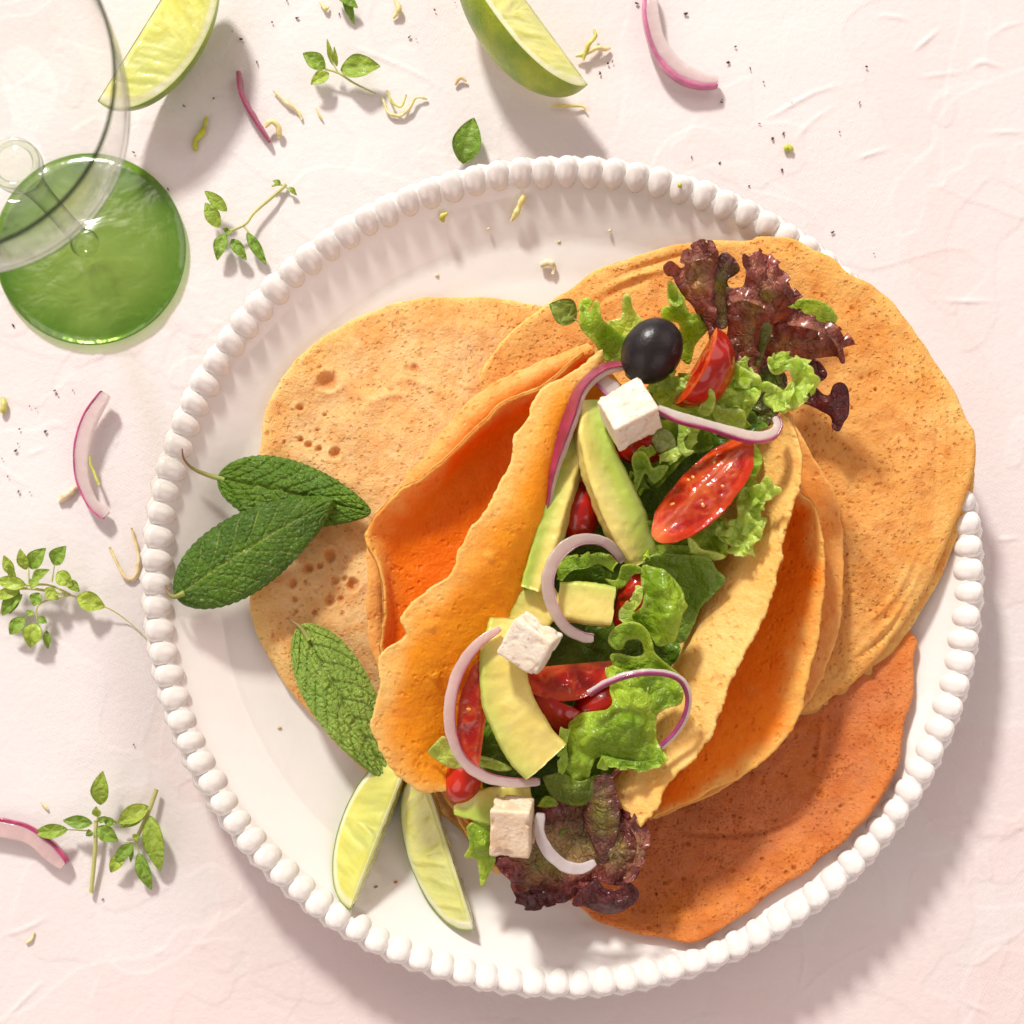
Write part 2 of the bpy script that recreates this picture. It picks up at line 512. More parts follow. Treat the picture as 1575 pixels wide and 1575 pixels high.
M_SEED = m_flesh('tomato_seed', rough=0.2, sssw=0.3, coat=0.8)
M_BOWL = m_glass('clear_glass', (0.985, 0.985, 0.975), (0.40, 0.46, 0.36))
M_RIM = m_glass('clear_glass_rim', (0.22, 0.26, 0.18), (0.05, 0.08, 0.04))
M_STEMG = bpy.data.materials.new('solid_glass'); M_STEMG.use_nodes = True
_b = M_STEMG.node_tree.nodes['Principled BSDF']
M_KNOB = m_glass('glass_knob', (0.95, 0.97, 0.92), (0.04, 0.08, 0.03), start=.5)
_b.inputs['Base Color'].default_value = (0.95, 0.98, 0.93, 1); _b.inputs['Roughness'].default_value = 0.02
_b.inputs['Transmission Weight'].default_value = 1.0; _b.inputs['IOR'].default_value = 1.5
M_FOOT = m_glass('green_glass', None, (0.10, 0.30, 0.02), bumpd=0.0013, bs=60, rough=.16, base=.10, ior=1.6)

# ------------------------------------------------------------------ table
def polydist(q, path):
    a = path[:-1]; b = path[1:]
    ab = b - a
    best = np.full(len(q), 1e9); u = np.zeros(len(q))
    for k in range(len(a)):
        t = np.clip(((q - a[k]) @ ab[k]) / (ab[k] @ ab[k] + 1e-12), 0, 1)
        d = np.linalg.norm(q - a[k] - t[:, None] * ab[k], axis=1)
        m = d < best
        best[m] = d[m]; u[m] = (k + t[m]) / len(a)
    return best, u
def build_table():
    xs = np.r_[np.linspace(-70, -24, 12), np.linspace(-23.5, 21, 560), np.linspace(21.5, 70, 12)]
    ys = np.r_[np.linspace(-60, -14, 12), np.linspace(-13.5, 31.5, 560), np.linspace(32, 90, 12)]
    X, Y = np.meshgrid(xs, ys, indexing='ij')
    Q = np.stack([X.ravel(), Y.ravel(), 0 * X.ravel()], 1)
    big = fbm(Q, 0.09, 3, 3.0)
    # overlapping strokes of a palette knife: steps at the border of each coat
    lay = np.zeros(len(Q)); tone = np.zeros(len(Q))
    for k, (s, off, th) in enumerate([(0.11, 11, 0.05), (0.16, 23, 0.12), (0.21, 37, 0.2), (0.14, 51, -0.02), (0.25, 61, 0.25)]):
        wq = Q + 1.2 * np.stack([vn(Q * 0.25 + off), vn(Q * 0.25 + off + 9), 0 * big], 1)
        f = fbm(wq, s, 3, off) - th
        st = smooth(-0.004, 0.006, f)
        lay += 0.015 * st + 0.014 * np.exp(-(f / 0.006) ** 2) * (fbm(Q, 0.3, 2, off + 5) > 0.05)
        tone += (0.5 - (k % 2)) * st
    z = lay + 0.01 * big + 0.004 * fbm(Q, 2.2, 3)
    ridges = [[(1160, 192), (1200, 172), (1260, 140), (1340, 122)], [(1218, 224), (1245, 190), (1292, 158)], [(1412, 119), (1480, 110)],
              [(1402, 82), (1425, 62), (1446, 44)], [(1490, 108), (1510, 96), (1545, 105)], [(1520, 60), (1545, 42), (1580, 33)],
              [(1508, 205), (1580, 203)], [(1438, 461), (1500, 464), (1545, 461)], [(1315, 245), (1368, 228)], [(1343, 30), (1360, 24), (1400, 30)],
              [(530, 67), (600, 95), (650, 118), (696, 147)], [(1232, 1425), (1237, 1480), (1226, 1530)], [(1175, 1580), (1230, 1530), (1290, 1480), (1385, 1435)],
              [(1417, 1280), (1432, 1262), (1470, 1254), (1522, 1255)], [(-5, 1580), (30, 1545), (70, 1505)], [(0, 1440), (40, 1428), (78, 1408)],
              [(40, 700), (70, 690)], [(110, 655), (122, 672), (130, 680)], [(1480, 1540), (1530, 1562)], [(1530, 830), (1575, 828)], [(-5, 715), (30, 740), (48, 752)]]
    m = (np.abs(X.ravel() + 1) < 23) & (Y.ravel() > -14) & (Y.ravel() < 32)
    for r in ridges:
        path = catmull(PP(r)[:, :2], 20)
        d, u = polydist(Q[m][:, :2], path)
        z[m] += 0.075 * np.exp(-(d / 0.07) ** 2) * np.sin(np.pi * np.clip(u, 0.04, 0.96)) * (0.6 + 0.4 * vn(Q[m] * 1.3))
    tone = np.clip(0.5 + 0.45 * tone + 0.5 * big + 0.25 * smooth(8, -12, Y.ravel()), 0, 1)[:, None]
    white = np.array([0.755, 0.745, 0.738]); pink = np.array([0.765, 0.685, 0.670])
    col = white * (1 - tone) + pink * tone
    V = Q.copy(); V[:, 2] = z - z[m].mean()
    V[:, 2] = np.where(m, V[:, 2], 0)
    t = mk('table', V, gridf(len(xs), len(ys))[:, ::1], M_TABLE, col=col, origin=(0, 0, 0))
    tag(t, 'pale pink and white plaster tabletop with palette knife ridges', kind='structure')
build_table()

# ------------------------------------------------------------------ plate
PC = P(865, 888, 2.3)
PR = 650 / F * (H - 2.3)
def zplate(r):
    return np.interp(r, [0, 8, 11.5, 12.8, 13.8, 14.5, 15.6], [0.80, 0.84, 0.98, 1.22, 1.72, 2.08, 2.2])
def zp(px, py):
    q = P(px, py, 1.2)
    return float(zplate(np.hypot(q[0] - PC[0], q[1] - PC[1])))
plate = empty('platter', (PC[0], PC[1], 0))
tag(plate, 'large round white porcelain platter with a beaded rim under the orange crepes', 'plate')
def build_plate():
    rr = np.linspace(0.02, 14.5, 60)
    prof = [(r, zplate(r)) for r in rr] + [(14.68, 2.26), (14.9, 2.46), (15.25, 2.50), (15.54, 2.28), (15.66, 2.06), (15.6, 1.93), (15.35, 1.82), (14.4, 1.5), (13, 0.85), (11.5, 0.5), (10, 0.42), (9.6, 0.0), (9.2, 0.0), (9.0, 0.35), (0.02, 0.4)]
    V, f = lathe(prof, 440, (0, 0, 0))
    r = np.hypot(V[:, 0], V[:, 1]); a = np.arctan2(V[:, 1], V[:, 0])
    k = 1 + 0.005 * np.cos(110 * a) * smooth(15.1, 15.45, r)
    V[:, 0] *= k; V[:, 1] *= k
    V[:, 2] += 0.03 * fbm(np.c_[V[:, :2], 0 * r], 0.25, 2) * (r < 14)
    mk('dish', V + [PC[0], PC[1], 0], f[:, ::-1], M_PORC, plate)
    # one bead, shared by all 110
    nt_, np_ = 20, 14
    th = np.linspace(0, 2 * np.pi, nt_, endpoint=False); ph = np.linspace(0.02, np.pi - 0.02, np_)
    Ph, Th = np.meshgrid(ph, th, indexing='ij')
    x = np.cos(Ph); s = np.sin(Ph)
    wid = 0.487 * (1 + 0.05 * x)
    xr = np.where(x < 0, .62, .44) * x
    hh = np.where(np.sin(Th) > 0, .42 * (1 + .20 * x), .36)
    B = np.stack([xr, wid * s * np.cos(Th), hh * s * np.sin(Th) + 0.09 * x], -1).reshape(-1, 3)
    f = gridf(np_, nt_, False, True)
    first = None
    for k in range(110):
        a = 2 * math.pi * (k + 0.3) / 110
        if first is None:
            o = mk('bead', B, f, M_PORC, plate, origin=(0, 0, 0))
            first = o
        else:
            o = bpy.data.objects.new('bead', first.data)
            COL.objects.link(o)
            o.parent = plate
        rj = rng.uniform(-0.03, 0.03)
        o.location = (15.12 / 100 * math.cos(a) + rj / 100, 15.12 / 100 * math.sin(a) + rj / 100, 2.29 / 100)
        o.rotation_euler = (rng.uniform(-0.1, 0.1), rng.uniform(-0.10, 0.02), a + rng.uniform(-0.06, 0.06))
        o.scale = (rng.uniform(0.94, 1.07), rng.uniform(0.94, 1.04), rng.uniform(0.93, 1.08))
build_plate()

# ------------------------------------------------------------------ crepes
LIT = np.array([0.93, 0.53, 0.185]); DEEP = np.array([0.90, 0.35, 0.05]); PALE = np.array([0.95, 0.62, 0.22]); BRWN = np.array([0.72, 0.25, 0.045])
def crepe(name, outline, ctrl, thick, pits, seed, label, creases=(), base=LIT, wav=0.07, mat=None, edgecol=PALE, group='orange crepes on the platter', jag=0.05, nth=560, nr=120, brown=0.5):
    O = catmull(PP(outline), nth, True)
    c = O.mean(0)
    d = O[:, :2] - c[:2]
    rad = unit(d)
    jn = fbm(np.c_[O[:, :2], np.full(nth, seed)], 0.9, 4)
    O[:, :2] += rad * (jag * 2.2 * jn)[:, None]
    s = np.linspace(0, 1, nr) ** 0.75
    X = c[0] + (O[:, 0] - c[0])[None] * s[:, None]
    Y = c[1] + (O[:, 1] - c[1])[None] * s[:, None]
    Q = np.stack([X.ravel(), Y.ravel()], 1)
    step = nth // 40
    cp = np.vstack([O[::step], PP(ctrl)]) if len(ctrl) else O[::step]
    Z = rbf(cp, cp[:, 2], Q, 1e-2)
    q3 = np.c_[Q, np.full(len(Q), seed * 1.7)]
    de = (1 - s)[:, None] * np.linalg.norm(d, axis=1)[None]
    de = de.ravel()
    Z += wav * fbm(q3, 0.55, 4) * smooth(0, 1.2, de) + 0.022 * fbm(q3, 4.0, 4)
    tint = np.zeros(len(Q))
    for pl, wd, hg in creases:
        path = catmull(PP(pl)[:, :2], 24)
        dd, u = polydist(Q, path)
        Z += hg * np.exp(-(dd / wd) ** 2) * np.sin(np.pi * np.clip(u, 0.08, 0.92))
    mrg = np.exp(-(de / 0.35) ** 2)
    pitm = np.zeros(len(Q))
    for (x, y, r, dp) in pits:
        pc = P(x, y, 1.6)[:2]
        dd = np.linalg.norm((Q - pc) * [1, 1 + 0.25 * math.sin(x)], axis=1) / r
        dd = dd * (1 + 0.15 * vn(q3 * 6))
        Z += -dp * np.exp(-(dd) ** 4) + 0.22 * dp * np.exp(-((dd - 1.35) / 0.35) ** 2)
        pitm = np.maximum(pitm, np.exp(-dd ** 4))
    t = thick * (0.22 + 0.78 * np.sqrt(np.clip(1 - (1 - np.clip(de / 0.30, 0, 1)) ** 2, 0, 1)))
    T = np.c_[Q, Z + t / 2]; B = np.c_[Q, Z - t / 2 + 0.25 * pitm * 0]
    V = np.vstack([T, B])
    n = len(Q)
    f = gridf(nr, nth, False, True)
    k = np.arange(nth) + (nr - 1) * nth; k2 = (np.arange(nth) + 1) % nth + (nr - 1) * nth
    side = np.stack([k, k2, k2 + n, k + n], -1)
    Fc = np.vstack([f, f[:, ::-1] + n, side[:, ::-1]])
    if np.cross(O[1, :2] - O[0, :2], c[:2] - O[0, :2]) > 0: Fc = Fc
    else: Fc = Fc[:, ::-1]
    a = smooth(0.0, 1.6, de)[:, None]
    br = smooth(0.0, 0.5, fbm(q3, 0.8, 5, 20))[:, None] * brown
    colr = edgecol * (1 - a) + base * a
    colr = colr * (1 - 0.55 * br) + DEEP * 0.55 * br
    ring = (np.exp(-((de - 0.9 - 0.3 * fbm(q3, 0.6, 2)) / 0.5) ** 2) * smooth(-0.2, 0.4, fbm(q3, 0.9, 3, 40)))[:, None]
    colr = colr * (1 - 0.35 * ring) + DEEP * 0.35 * ring
    mot = smooth(-.15, .45, fbm(q3, 2.2, 5, 55))[:, None]
    colr = colr * (1 - .16 * mot * np.array([.6, 1.2, 1.6]))
    colr = colr * (1 - 0.6 * pitm[:, None]) + BRWN * 0.6 * pitm[:, None]  # pits turn browner, partly standing in for the shade within
    o = mk(name, V, Fc, mat or M_CREPE, col=np.vstack([colr, colr]))
    tag(o, label, 'crepe', group)
    return o
def zz(pts, dz=0.28):
    return [(x, y, max(zp(x, y), 0.8) + dz) for x, y in pts]

# pits on the left crepe
pitsA = [(505, 588, .36, .24), (461, 627, .14, .14), (499, 637, .09, .12), (462, 675, .11, .15), (474, 684, .14, .16), (490, 690, .12, .14), (515, 697, .19, .2),
         (492, 566, .1, .08), (491, 543, .09, .06), (638, 567, .16, .10), (626, 566, .10, .08), (646, 547, .08, .06), (507, 853, .20, .18), (492, 870, .13, .14), (474, 873, .18, .2), (450, 896, .16, .17),
         (517, 893, .16, .12), (531, 891, .11, .12), (544, 900, .22, .18), (508, 924, .17, .15), (525, 922, .12, .1), (453, 921, .12, .12), (455, 940, .10, .12), (484, 942, .12, .12), (528, 945, .10, .08),
         (420, 977, .08, .1), (470, 895, .07, .08), (437, 680, .08, .08), (540, 760, .10, .10), (487, 660, .07, .1), (412, 668, .10, .08), (560, 640, .06, .06), (600, 600, .06, .06)]
A = [(401, 690), (408, 640), (430, 590), (465, 545), (520, 505), (590, 474), (650, 459), (705, 456), (770, 461), (850, 478), (930, 520), (980, 640), (980, 800), (930, 980), (880, 1150), (820, 1290), (770, 1345), (735, 1310), (690, 1262), (600, 1212), (540, 1168), (500, 1122), (450, 1068), (418, 1020), (396, 975), (384, 925), (384, 850), (392, 760)]
crepe('crepe', zz(A, .30), [(560, 620, 1.5), (700, 600, 1.45), (650, 700, 1.7), (480, 640, 1.3), (500, 900, 1.35), (480, 1000, 1.5), (600, 1000, 1.6), (800, 900, 1.5), (620, 520, 1.3)], 0.42, pitsA, 3.1,
      'pale orange pitted crepe lying flat at the left, under the dark mint leaves',
      creases=[([(706, 475), (704, 540), (702, 570)], .10, -.05), ([(775, 470), (772, 520), (760, 560)], .10, -.05), ([(570, 640), (600, 625), (640, 622)], .12, .09), ([(600, 605), (640, 600), (690, 622)], .12, .06),
               ([(640, 628), (655, 650), (668, 662)], .10, -.09), ([(700, 600), (740, 615)], .08, .07), ([(470, 560), (560, 590), (620, 620)], .5, -.10), ([(440, 700), (520, 740), (580, 800)], .5, .12), ([(420, 940), (440, 990), (480, 1060)], .45, .14)], wav=.20, brown=.28, base=np.array([0.96, 0.69, 0.36]), edgecol=np.array([0.96, 0.68, 0.29]))
pitsC = [(rng.uniform(960, 1370), rng.uniform(1120, 1430), rng.uniform(.04, .12), rng.uniform(.05, .11)) for _ in range(110)]
C = [(1398, 972), (1406, 1010), (1404, 1060), (1392, 1110), (1383, 1160), (1370, 1200), (1340, 1247), (1300, 1290), (1262, 1318), (1232, 1347), (1180, 1378), (1110, 1430), (1060, 1447), (1000, 1441), (950, 1428), (905, 1408), (850, 1350), (820, 1200), (900, 1050), (1080, 950), (1280, 925)]
crepe('crepe', zz(C, .32), [(1100, 1300, 1.25), (1200, 1200, 1.35), (1300, 1100, 1.5), (1000, 1380, 1.2), (1000, 1150, 1.3)], 0.50, pitsC, 7.7,
      'deep orange crepe at the lower right, its edge close to the beads of the platter',
      creases=[([(1010, 1255), (1060, 1280), (1150, 1280), (1220, 1255), (1240, 1210)], .10, -.16), ([(1245, 1190), (1250, 1140), (1255, 1095)], .10, .12), ([(1240, 1330), (1300, 1260), (1350, 1180), (1365, 1100)], .3, .16), ([(1000, 1395), (1080, 1400), (1160, 1350)], .25, .12), ([(1300, 1010), (1350, 1080), (1350, 1150)], .12, -.10)],
      base=np.array([0.72, 0.275, 0.115]), wav=.26, brown=.6, mat=M_CREPEC, edgecol=np.array([0.82, 0.34, 0.12]))
B2 = [(1370, 470), (1460, 596), (1494, 690), (1493, 765), (1455, 866), (1405, 958), (1344, 1040), (1292, 1080), (1238, 1103), (1150, 1085), (1000, 1000), (950, 850), (1000, 700), (1150, 520), (1280, 450)]
z2 = lambda x, y: 2.2 + 0.62 * float(smooth(880, 1240, x)) * float(smooth(1150, 650, y)) - 0.35 * float(smooth(900, 1100, y))
crepe('crepe', [(x, y, z2(x, y) - .34) for x, y in B2], [(1200, 700, 2.1), (1350, 900, 2.2)], 0.32, [], 9.1, 'lower of the two stacked crepes on the right, seen as a thin second edge', base=LIT, wav=.06)
B = [(849, 463), (872, 447), (920, 415), (1000, 388), (1080, 371), (1150, 372), (1168, 366), (1222, 370), (1280, 397), (1308, 421), (1362, 455), (1400, 502), (1426, 545), (1460, 590), (1484, 640), (1499, 668), (1497, 720), (1486, 762), (1446, 862), (1396, 950), (1334, 1030), (1284, 1070), (1236, 1094), (1150, 1080), (1000, 1000), (860, 860), (768, 700), (737, 597), (753, 552), (793, 507)]
pitsB = [(x, y, r, .10) for x, y, r in [(1315, 595, .07), (1335, 612, .08), (1292, 560, .08), (1300, 640, .06), (1340, 735, .09), (1345, 722, .06), (1290, 700, .06), (1310, 760, .05), (1370, 690, .05), (1255, 470, .07), (1300, 490, .09), (1270, 480, .05)]]
for _ in range(60):
    pitsB.append((rng.gauss(1320, 45), rng.gauss(800, 130), rng.uniform(.035, .065), rng.uniform(.05, .10)))
crepe('crepe', [(x, y, z2(x, y)) for x, y in B], [(950, 480, 2.2), (1100, 480, 2.5), (1250, 560, 2.75), (1350, 700, 2.8), (1280, 900, 2.45), (820, 560, 2.0), (1380, 850, 2.7)], 0.36, pitsB, 5.3,
      'large porous orange crepe at the upper right, overhanging the beaded rim', mat=M_CREPEB,
      creases=[([(925, 462), (1000, 435), (1085, 415)], .10, -.12), ([(915, 478), (970, 455), (1040, 440)], .10, .10), ([(900, 500), (960, 470), (1010, 455)], .12, -.10), ([(1370, 560), (1405, 640), (1412, 730), (1408, 830)], .08, -.06),
               ([(1395, 570), (1420, 650), (1424, 740)], .09, .06), ([(1385, 860), (1350, 930), (1300, 980)], .12, .10), ([(1400, 870), (1360, 950), (1300, 1010)], .12, .10), ([(1390, 900), (1340, 985), (1270, 1040)], .10, -.10),
               ([(1460, 860), (1400, 950), (1320, 1030)], .12, .10), ([(800, 520), (760, 570), (745, 600)], .15, .09), ([(1150, 375), (1200, 385), (1300, 430), (1350, 480)], .3, .08), ([(1300, 850), (1280, 950), (1260, 1010)], .1, -.06)], base=LIT * [.99, .98, .95], wav=.14, brown=0.6)

# ------------------------------------------------------------------ folded crepes that hold the salad
def shell(name, curves, t, seed, label, jag=.045, col=LIT, deep=DEEP, rdeep=None, edgew=.12, nu=220, nv=110, wav=.07, blis=()):
    C_ = [catmull(PP(c), nu) for c in curves]
    C_ = np.stack(C_, 1)                       # nu, k, 3
    fine_ = np.stack([catmull(C_[i], 400) for i in range(nu)], 0)
    vv = np.linspace(0, 1, nv - 10)
    vv = np.sort(np.r_[vv, .0007, .0018, .0035, .0055, .0078, 1 - .0007, 1 - .0018, 1 - .0035, 1 - .0055, 1 - .0078])
    xs_ = vv * 399; i0 = np.minimum(xs_.astype(int), 398); fr_ = (xs_ - i0)[None, :, None]
    G = fine_[:, i0] * (1 - fr_) + fine_[:, i0 + 1] * fr_
    E_ = None
    q = G.reshape(-1, 3)
    v = vv[None].repeat(nu, 0); u = np.linspace(0, 1, nu)[:, None].repeat(nv, 1)
    dirv = unit(np.gradient(G, axis=1))
    e0 = np.exp(-(v / .06) ** 2); e1 = np.exp(-((1 - v) / .06) ** 2)
    jn = (fbm(q, 1.3, 5, seed) ).reshape(nu, nv) + 0.8 * np.clip(fbm(q, 3.5, 3, seed + 9).reshape(nu, nv), 0, 1)
    G = G + dirv * ((-e0 + e1) * jn * jag * 2.6)[..., None]
    N = gnormals(G)
    if N[..., 2].mean() < 0: N = -N
    w = (wav * fbm(q, 0.5, 4, seed) + 0.03 * fbm(q, 1.8, 3, seed) + 0.012 * fbm(q, 7, 3, seed)).reshape(nu, nv)
    G = G + N * w[..., None]
    for (x, y, z, r, h) in blis:
        pc = P(x, y, z)
        dd = np.linalg.norm(G[..., :2] - pc[:2], axis=-1) / r
        G = G + N * (h * np.exp(-dd ** 2))[..., None]
    seg = np.linalg.norm(np.diff(G, axis=1), axis=-1)
    dl = np.c_[np.zeros(nu), np.cumsum(seg, 1)]; dm = np.minimum(dl, dl[:, -1:] - dl)
    su = np.r_[0, np.cumsum(np.linalg.norm(np.diff(G[:, nv // 2], axis=0), axis=-1))]; du_ = np.minimum(su, su[-1] - su)[:, None]
    dm = np.minimum(dm, du_)
    E_ = .18 + .82 * np.sqrt(np.clip(1 - (1 - np.clip(dm / (t * .55), 0, 1)) ** 2, 0, 1))
    V, Fc, src = solid_sheet(G, t, e=E_)
    s = np.minimum(v, 1 - v).ravel()
    a = smooth(0.0, edgew, s + 0.05 * fbm(q, .8, 3, seed))[:, None] ** .8
    rt = smooth(.45, .6, v.ravel())[:, None]
    dp = deep * (1 - rt) + (deep if rdeep is None else rdeep) * rt  # left flap deeper, right flap paler: fall of light put into the colour
    c = col * (1 - a) + dp * a  # lit edge and shaded inside of the fold painted as colour
    sp = smooth(.25, .6, fbm(q, 1.6, 4, seed + 3))[:, None]
    c = c * (1 - .35 * sp) + BRWN * .35 * sp
    nb = len(c)
    cc = np.vstack([c, np.repeat(LIT[None] * 0.98, nb, 0)])
    o = mk(name, V, Fc, M_SHELL, col=cc)
    return tag(o, label, 'crepe', 'folded orange crepes wrapped round the salad')
SIN = np.array([0.94, 0.41, 0.05])
shell('folded_crepe', [
    [(905, 528, 3.4), (819, 562, 3.4), (736, 606, 3.5), (690, 652, 3.5), (650, 706, 3.3), (608, 756, 3.0), (566, 830, 2.5), (566, 890, 2.4), (564, 950, 2.2), (576, 1012, 2.2), (640, 1150, 2.2), (720, 1290, 2.2)],
    [(915, 543, 3.45), (835, 582, 3.5), (758, 630, 3.55), (712, 676, 3.55), (670, 728, 3.35), (626, 776, 3.0), (582, 836, 2.5), (582, 890, 2.4), (580, 950, 2.2), (592, 1012, 2.2), (650, 1150, 2.2), (728, 1290, 2.1)],
    [(920, 580, 2.2), (850, 640, 2.1), (760, 730, 2.0), (660, 860, 1.8), (630, 1000, 1.7), (720, 1200, 1.7), (760, 1300, 1.7)],
    [(1060, 600, 2.9), (1000, 750, 2.4), (940, 900, 2.1), (880, 1050, 1.9), (850, 1200, 1.8), (820, 1300, 1.8)],
    [(1170, 660, 3.0), (1180, 800, 2.9), (1160, 950, 2.7), (1100, 1080, 2.4), (980, 1220, 2.2)],
    [(1213, 632, 3.6), (1238, 680, 3.6), (1262, 717, 3.5), (1289, 773, 3.4), (1296, 830, 3.3), (1296, 910, 3.2), (1289, 971, 3.1), (1274, 1018, 3.0), (1246, 1072, 2.8), (1190, 1150, 2.6), (1110, 1215, 2.4), (1000, 1262, 2.3)]],
    .19, 1.3, 'outermost folded crepe, its pale edges showing beyond both sides of the salad', col=LIT, jag=.05, wav=.10, blis=[(1270, 960, 3, .14, .08), (1275, 990, 3, .12, .07), (1262, 1010, 3, .1, .06), (1284, 940, 3, .1, .05)])
shell('folded_crepe', [
    [(897, 541, 4.3), (842, 590, 4.4), (776, 618, 4.5), (726, 664, 4.5), (670, 717, 4.3), (618, 753, 4.1), (568, 809, 3.8), (566, 838, 3.7), (584, 874, 3.6), (590, 940, 3.4), (584, 1000, 3.2), (610, 1070, 3.0), (680, 1200, 2.9), (755, 1330, 2.5)],
    [(908, 562, 3.5), (858, 612, 3.35), (795, 655, 3.3), (735, 710, 3.2), (690, 765, 3.1), (645, 830, 2.9), (622, 880, 2.8), (622, 960, 2.6), (625, 1030, 2.5), (700, 1170, 2.4), (765, 1310, 2.1)],
    [(960, 620, 2.9), (890, 760, 2.7), (800, 900, 2.5), (760, 1020, 2.3), (800, 1160, 2.2), (800, 1300, 2.1)],
    [(1060, 610, 3.2), (1010, 750, 2.7), (960, 900, 2.4), (900, 1050, 2.2), (870, 1190, 2.1), (850, 1290, 2.1)],
    [(1150, 660, 3.4), (1140, 800, 3.1), (1120, 920, 2.9), (1050, 1060, 2.7), (940, 1230, 2.5)],
    [(1195, 690, 3.9), (1205, 800, 3.6), (1205, 900, 3.5), (1170, 1020, 3.3), (1100, 1120, 3.1), (990, 1235, 2.9)],
    [(1205, 640, 4.8), (1229, 748, 4.8), (1251, 771, 4.7), (1265, 830, 4.6), (1268, 900, 4.5), (1257, 985, 4.2), (1238, 1055, 4.0), (1230, 1101, 3.8), (1179, 1167, 3.6), (1093, 1218, 3.4), (1003, 1258, 3.2)]],
    .19, 2.9, 'second folded crepe, its shade painted dark orange, just inside the outermost', col=PALE * [1, .88, .7], jag=.05, deep=np.array([.95, .24, .006]), rdeep=np.array([.93, .27, .010]), edgew=.06, wav=.09, blis=[(640, 930, 3, .08, .06), (1060, 1100, 3, .1, .03)])  # shade in the hollow is painted as saturated deep orange
shell('folded_crepe', [
    [(927, 540, 5.3), (880, 572, 5.5), (835, 602, 5.7), (803, 652, 5.8), (790, 690, 5.8), (775, 735, 5.8), (740, 790, 5.8), (712, 835, 5.7), (697, 880, 5.6), (660, 907, 5.5), (619, 945, 5.4), (620, 978, 5.3), (588, 1005, 5.2), (582, 1060, 5.0), (572, 1112, 4.8), (590, 1162, 4.5), (625, 1205, 4.2), (655, 1218, 4.0), (695, 1214, 3.8)],
    [(928, 550, 5.2), (900, 590, 5.4), (860, 640, 5.6), (835, 710, 5.6), (812, 790, 5.5), (775, 850, 5.4), (740, 900, 5.3), (690, 950, 5.2), (655, 1010, 5.0), (630, 1080, 4.7), (640, 1150, 4.3), (680, 1200, 3.9), (710, 1220, 3.7)],
    [(935, 565, 4.8), (905, 620, 4.8), (880, 690, 4.7), (860, 770, 4.5), (835, 850, 4.4), (805, 920, 4.3), (760, 990, 4.2), (715, 1050, 4.1), (700, 1110, 3.8), (705, 1170, 3.5), (735, 1240, 3.2)],
    [(970, 600, 3.7), (930, 720, 3.3), (890, 850, 3.1), (830, 960, 2.9), (780, 1080, 2.7), (780, 1200, 2.6), (780, 1290, 2.5)],
    [(1060, 610, 3.4), (1000, 770, 2.9), (950, 900, 2.7), (900, 1050, 2.5), (860, 1180, 2.4), (850, 1290, 2.3)],
    [(1130, 660, 3.9), (1100, 780, 3.5), (1060, 900, 3.3), (1010, 1040, 3.1), (950, 1160, 3.0), (900, 1250, 2.8)],
    [(1175, 660, 5.0), (1165, 740, 4.9), (1140, 840, 4.8), (1090, 950, 4.7), (1045, 1050, 4.5), (1010, 1130, 4.3), (940, 1230, 3.9)],
    [(1205, 635, 6.0), (1222, 655, 6.1), (1233, 700, 6.1), (1226, 760, 6.1), (1206, 820, 6.0), (1196, 880, 5.9), (1170, 960, 5.7), (1137, 1020, 5.6), (1106, 1100, 5.4), (1085, 1148, 5.2), (1042, 1190, 5.0), (1012, 1238, 4.8), (985, 1272, 4.6)]],
    .19, 4.4, 'innermost folded crepe that cradles the salad, with a ragged bright left edge', col=PALE * [1, 1.05, 1.1], jag=.07, deep=np.array([.97, .40, .018]), rdeep=np.array([.96, .64, .24]), edgew=.11, wav=.06,  # shaded left flap and lit right flap have their own painted colours
    blis=[(753, 857, 5.4, .12, .09), (662, 962, 5.2, .12, .09), (668, 1038, 5, .13, .11), (645, 1150, 4.4, .1, .09), (604, 1112, 4.8, .08, .06), (700, 1030, 5, .4, .06), (760, 950, 5, .35, .06), (800, 640, 5.6, .1, .05)])

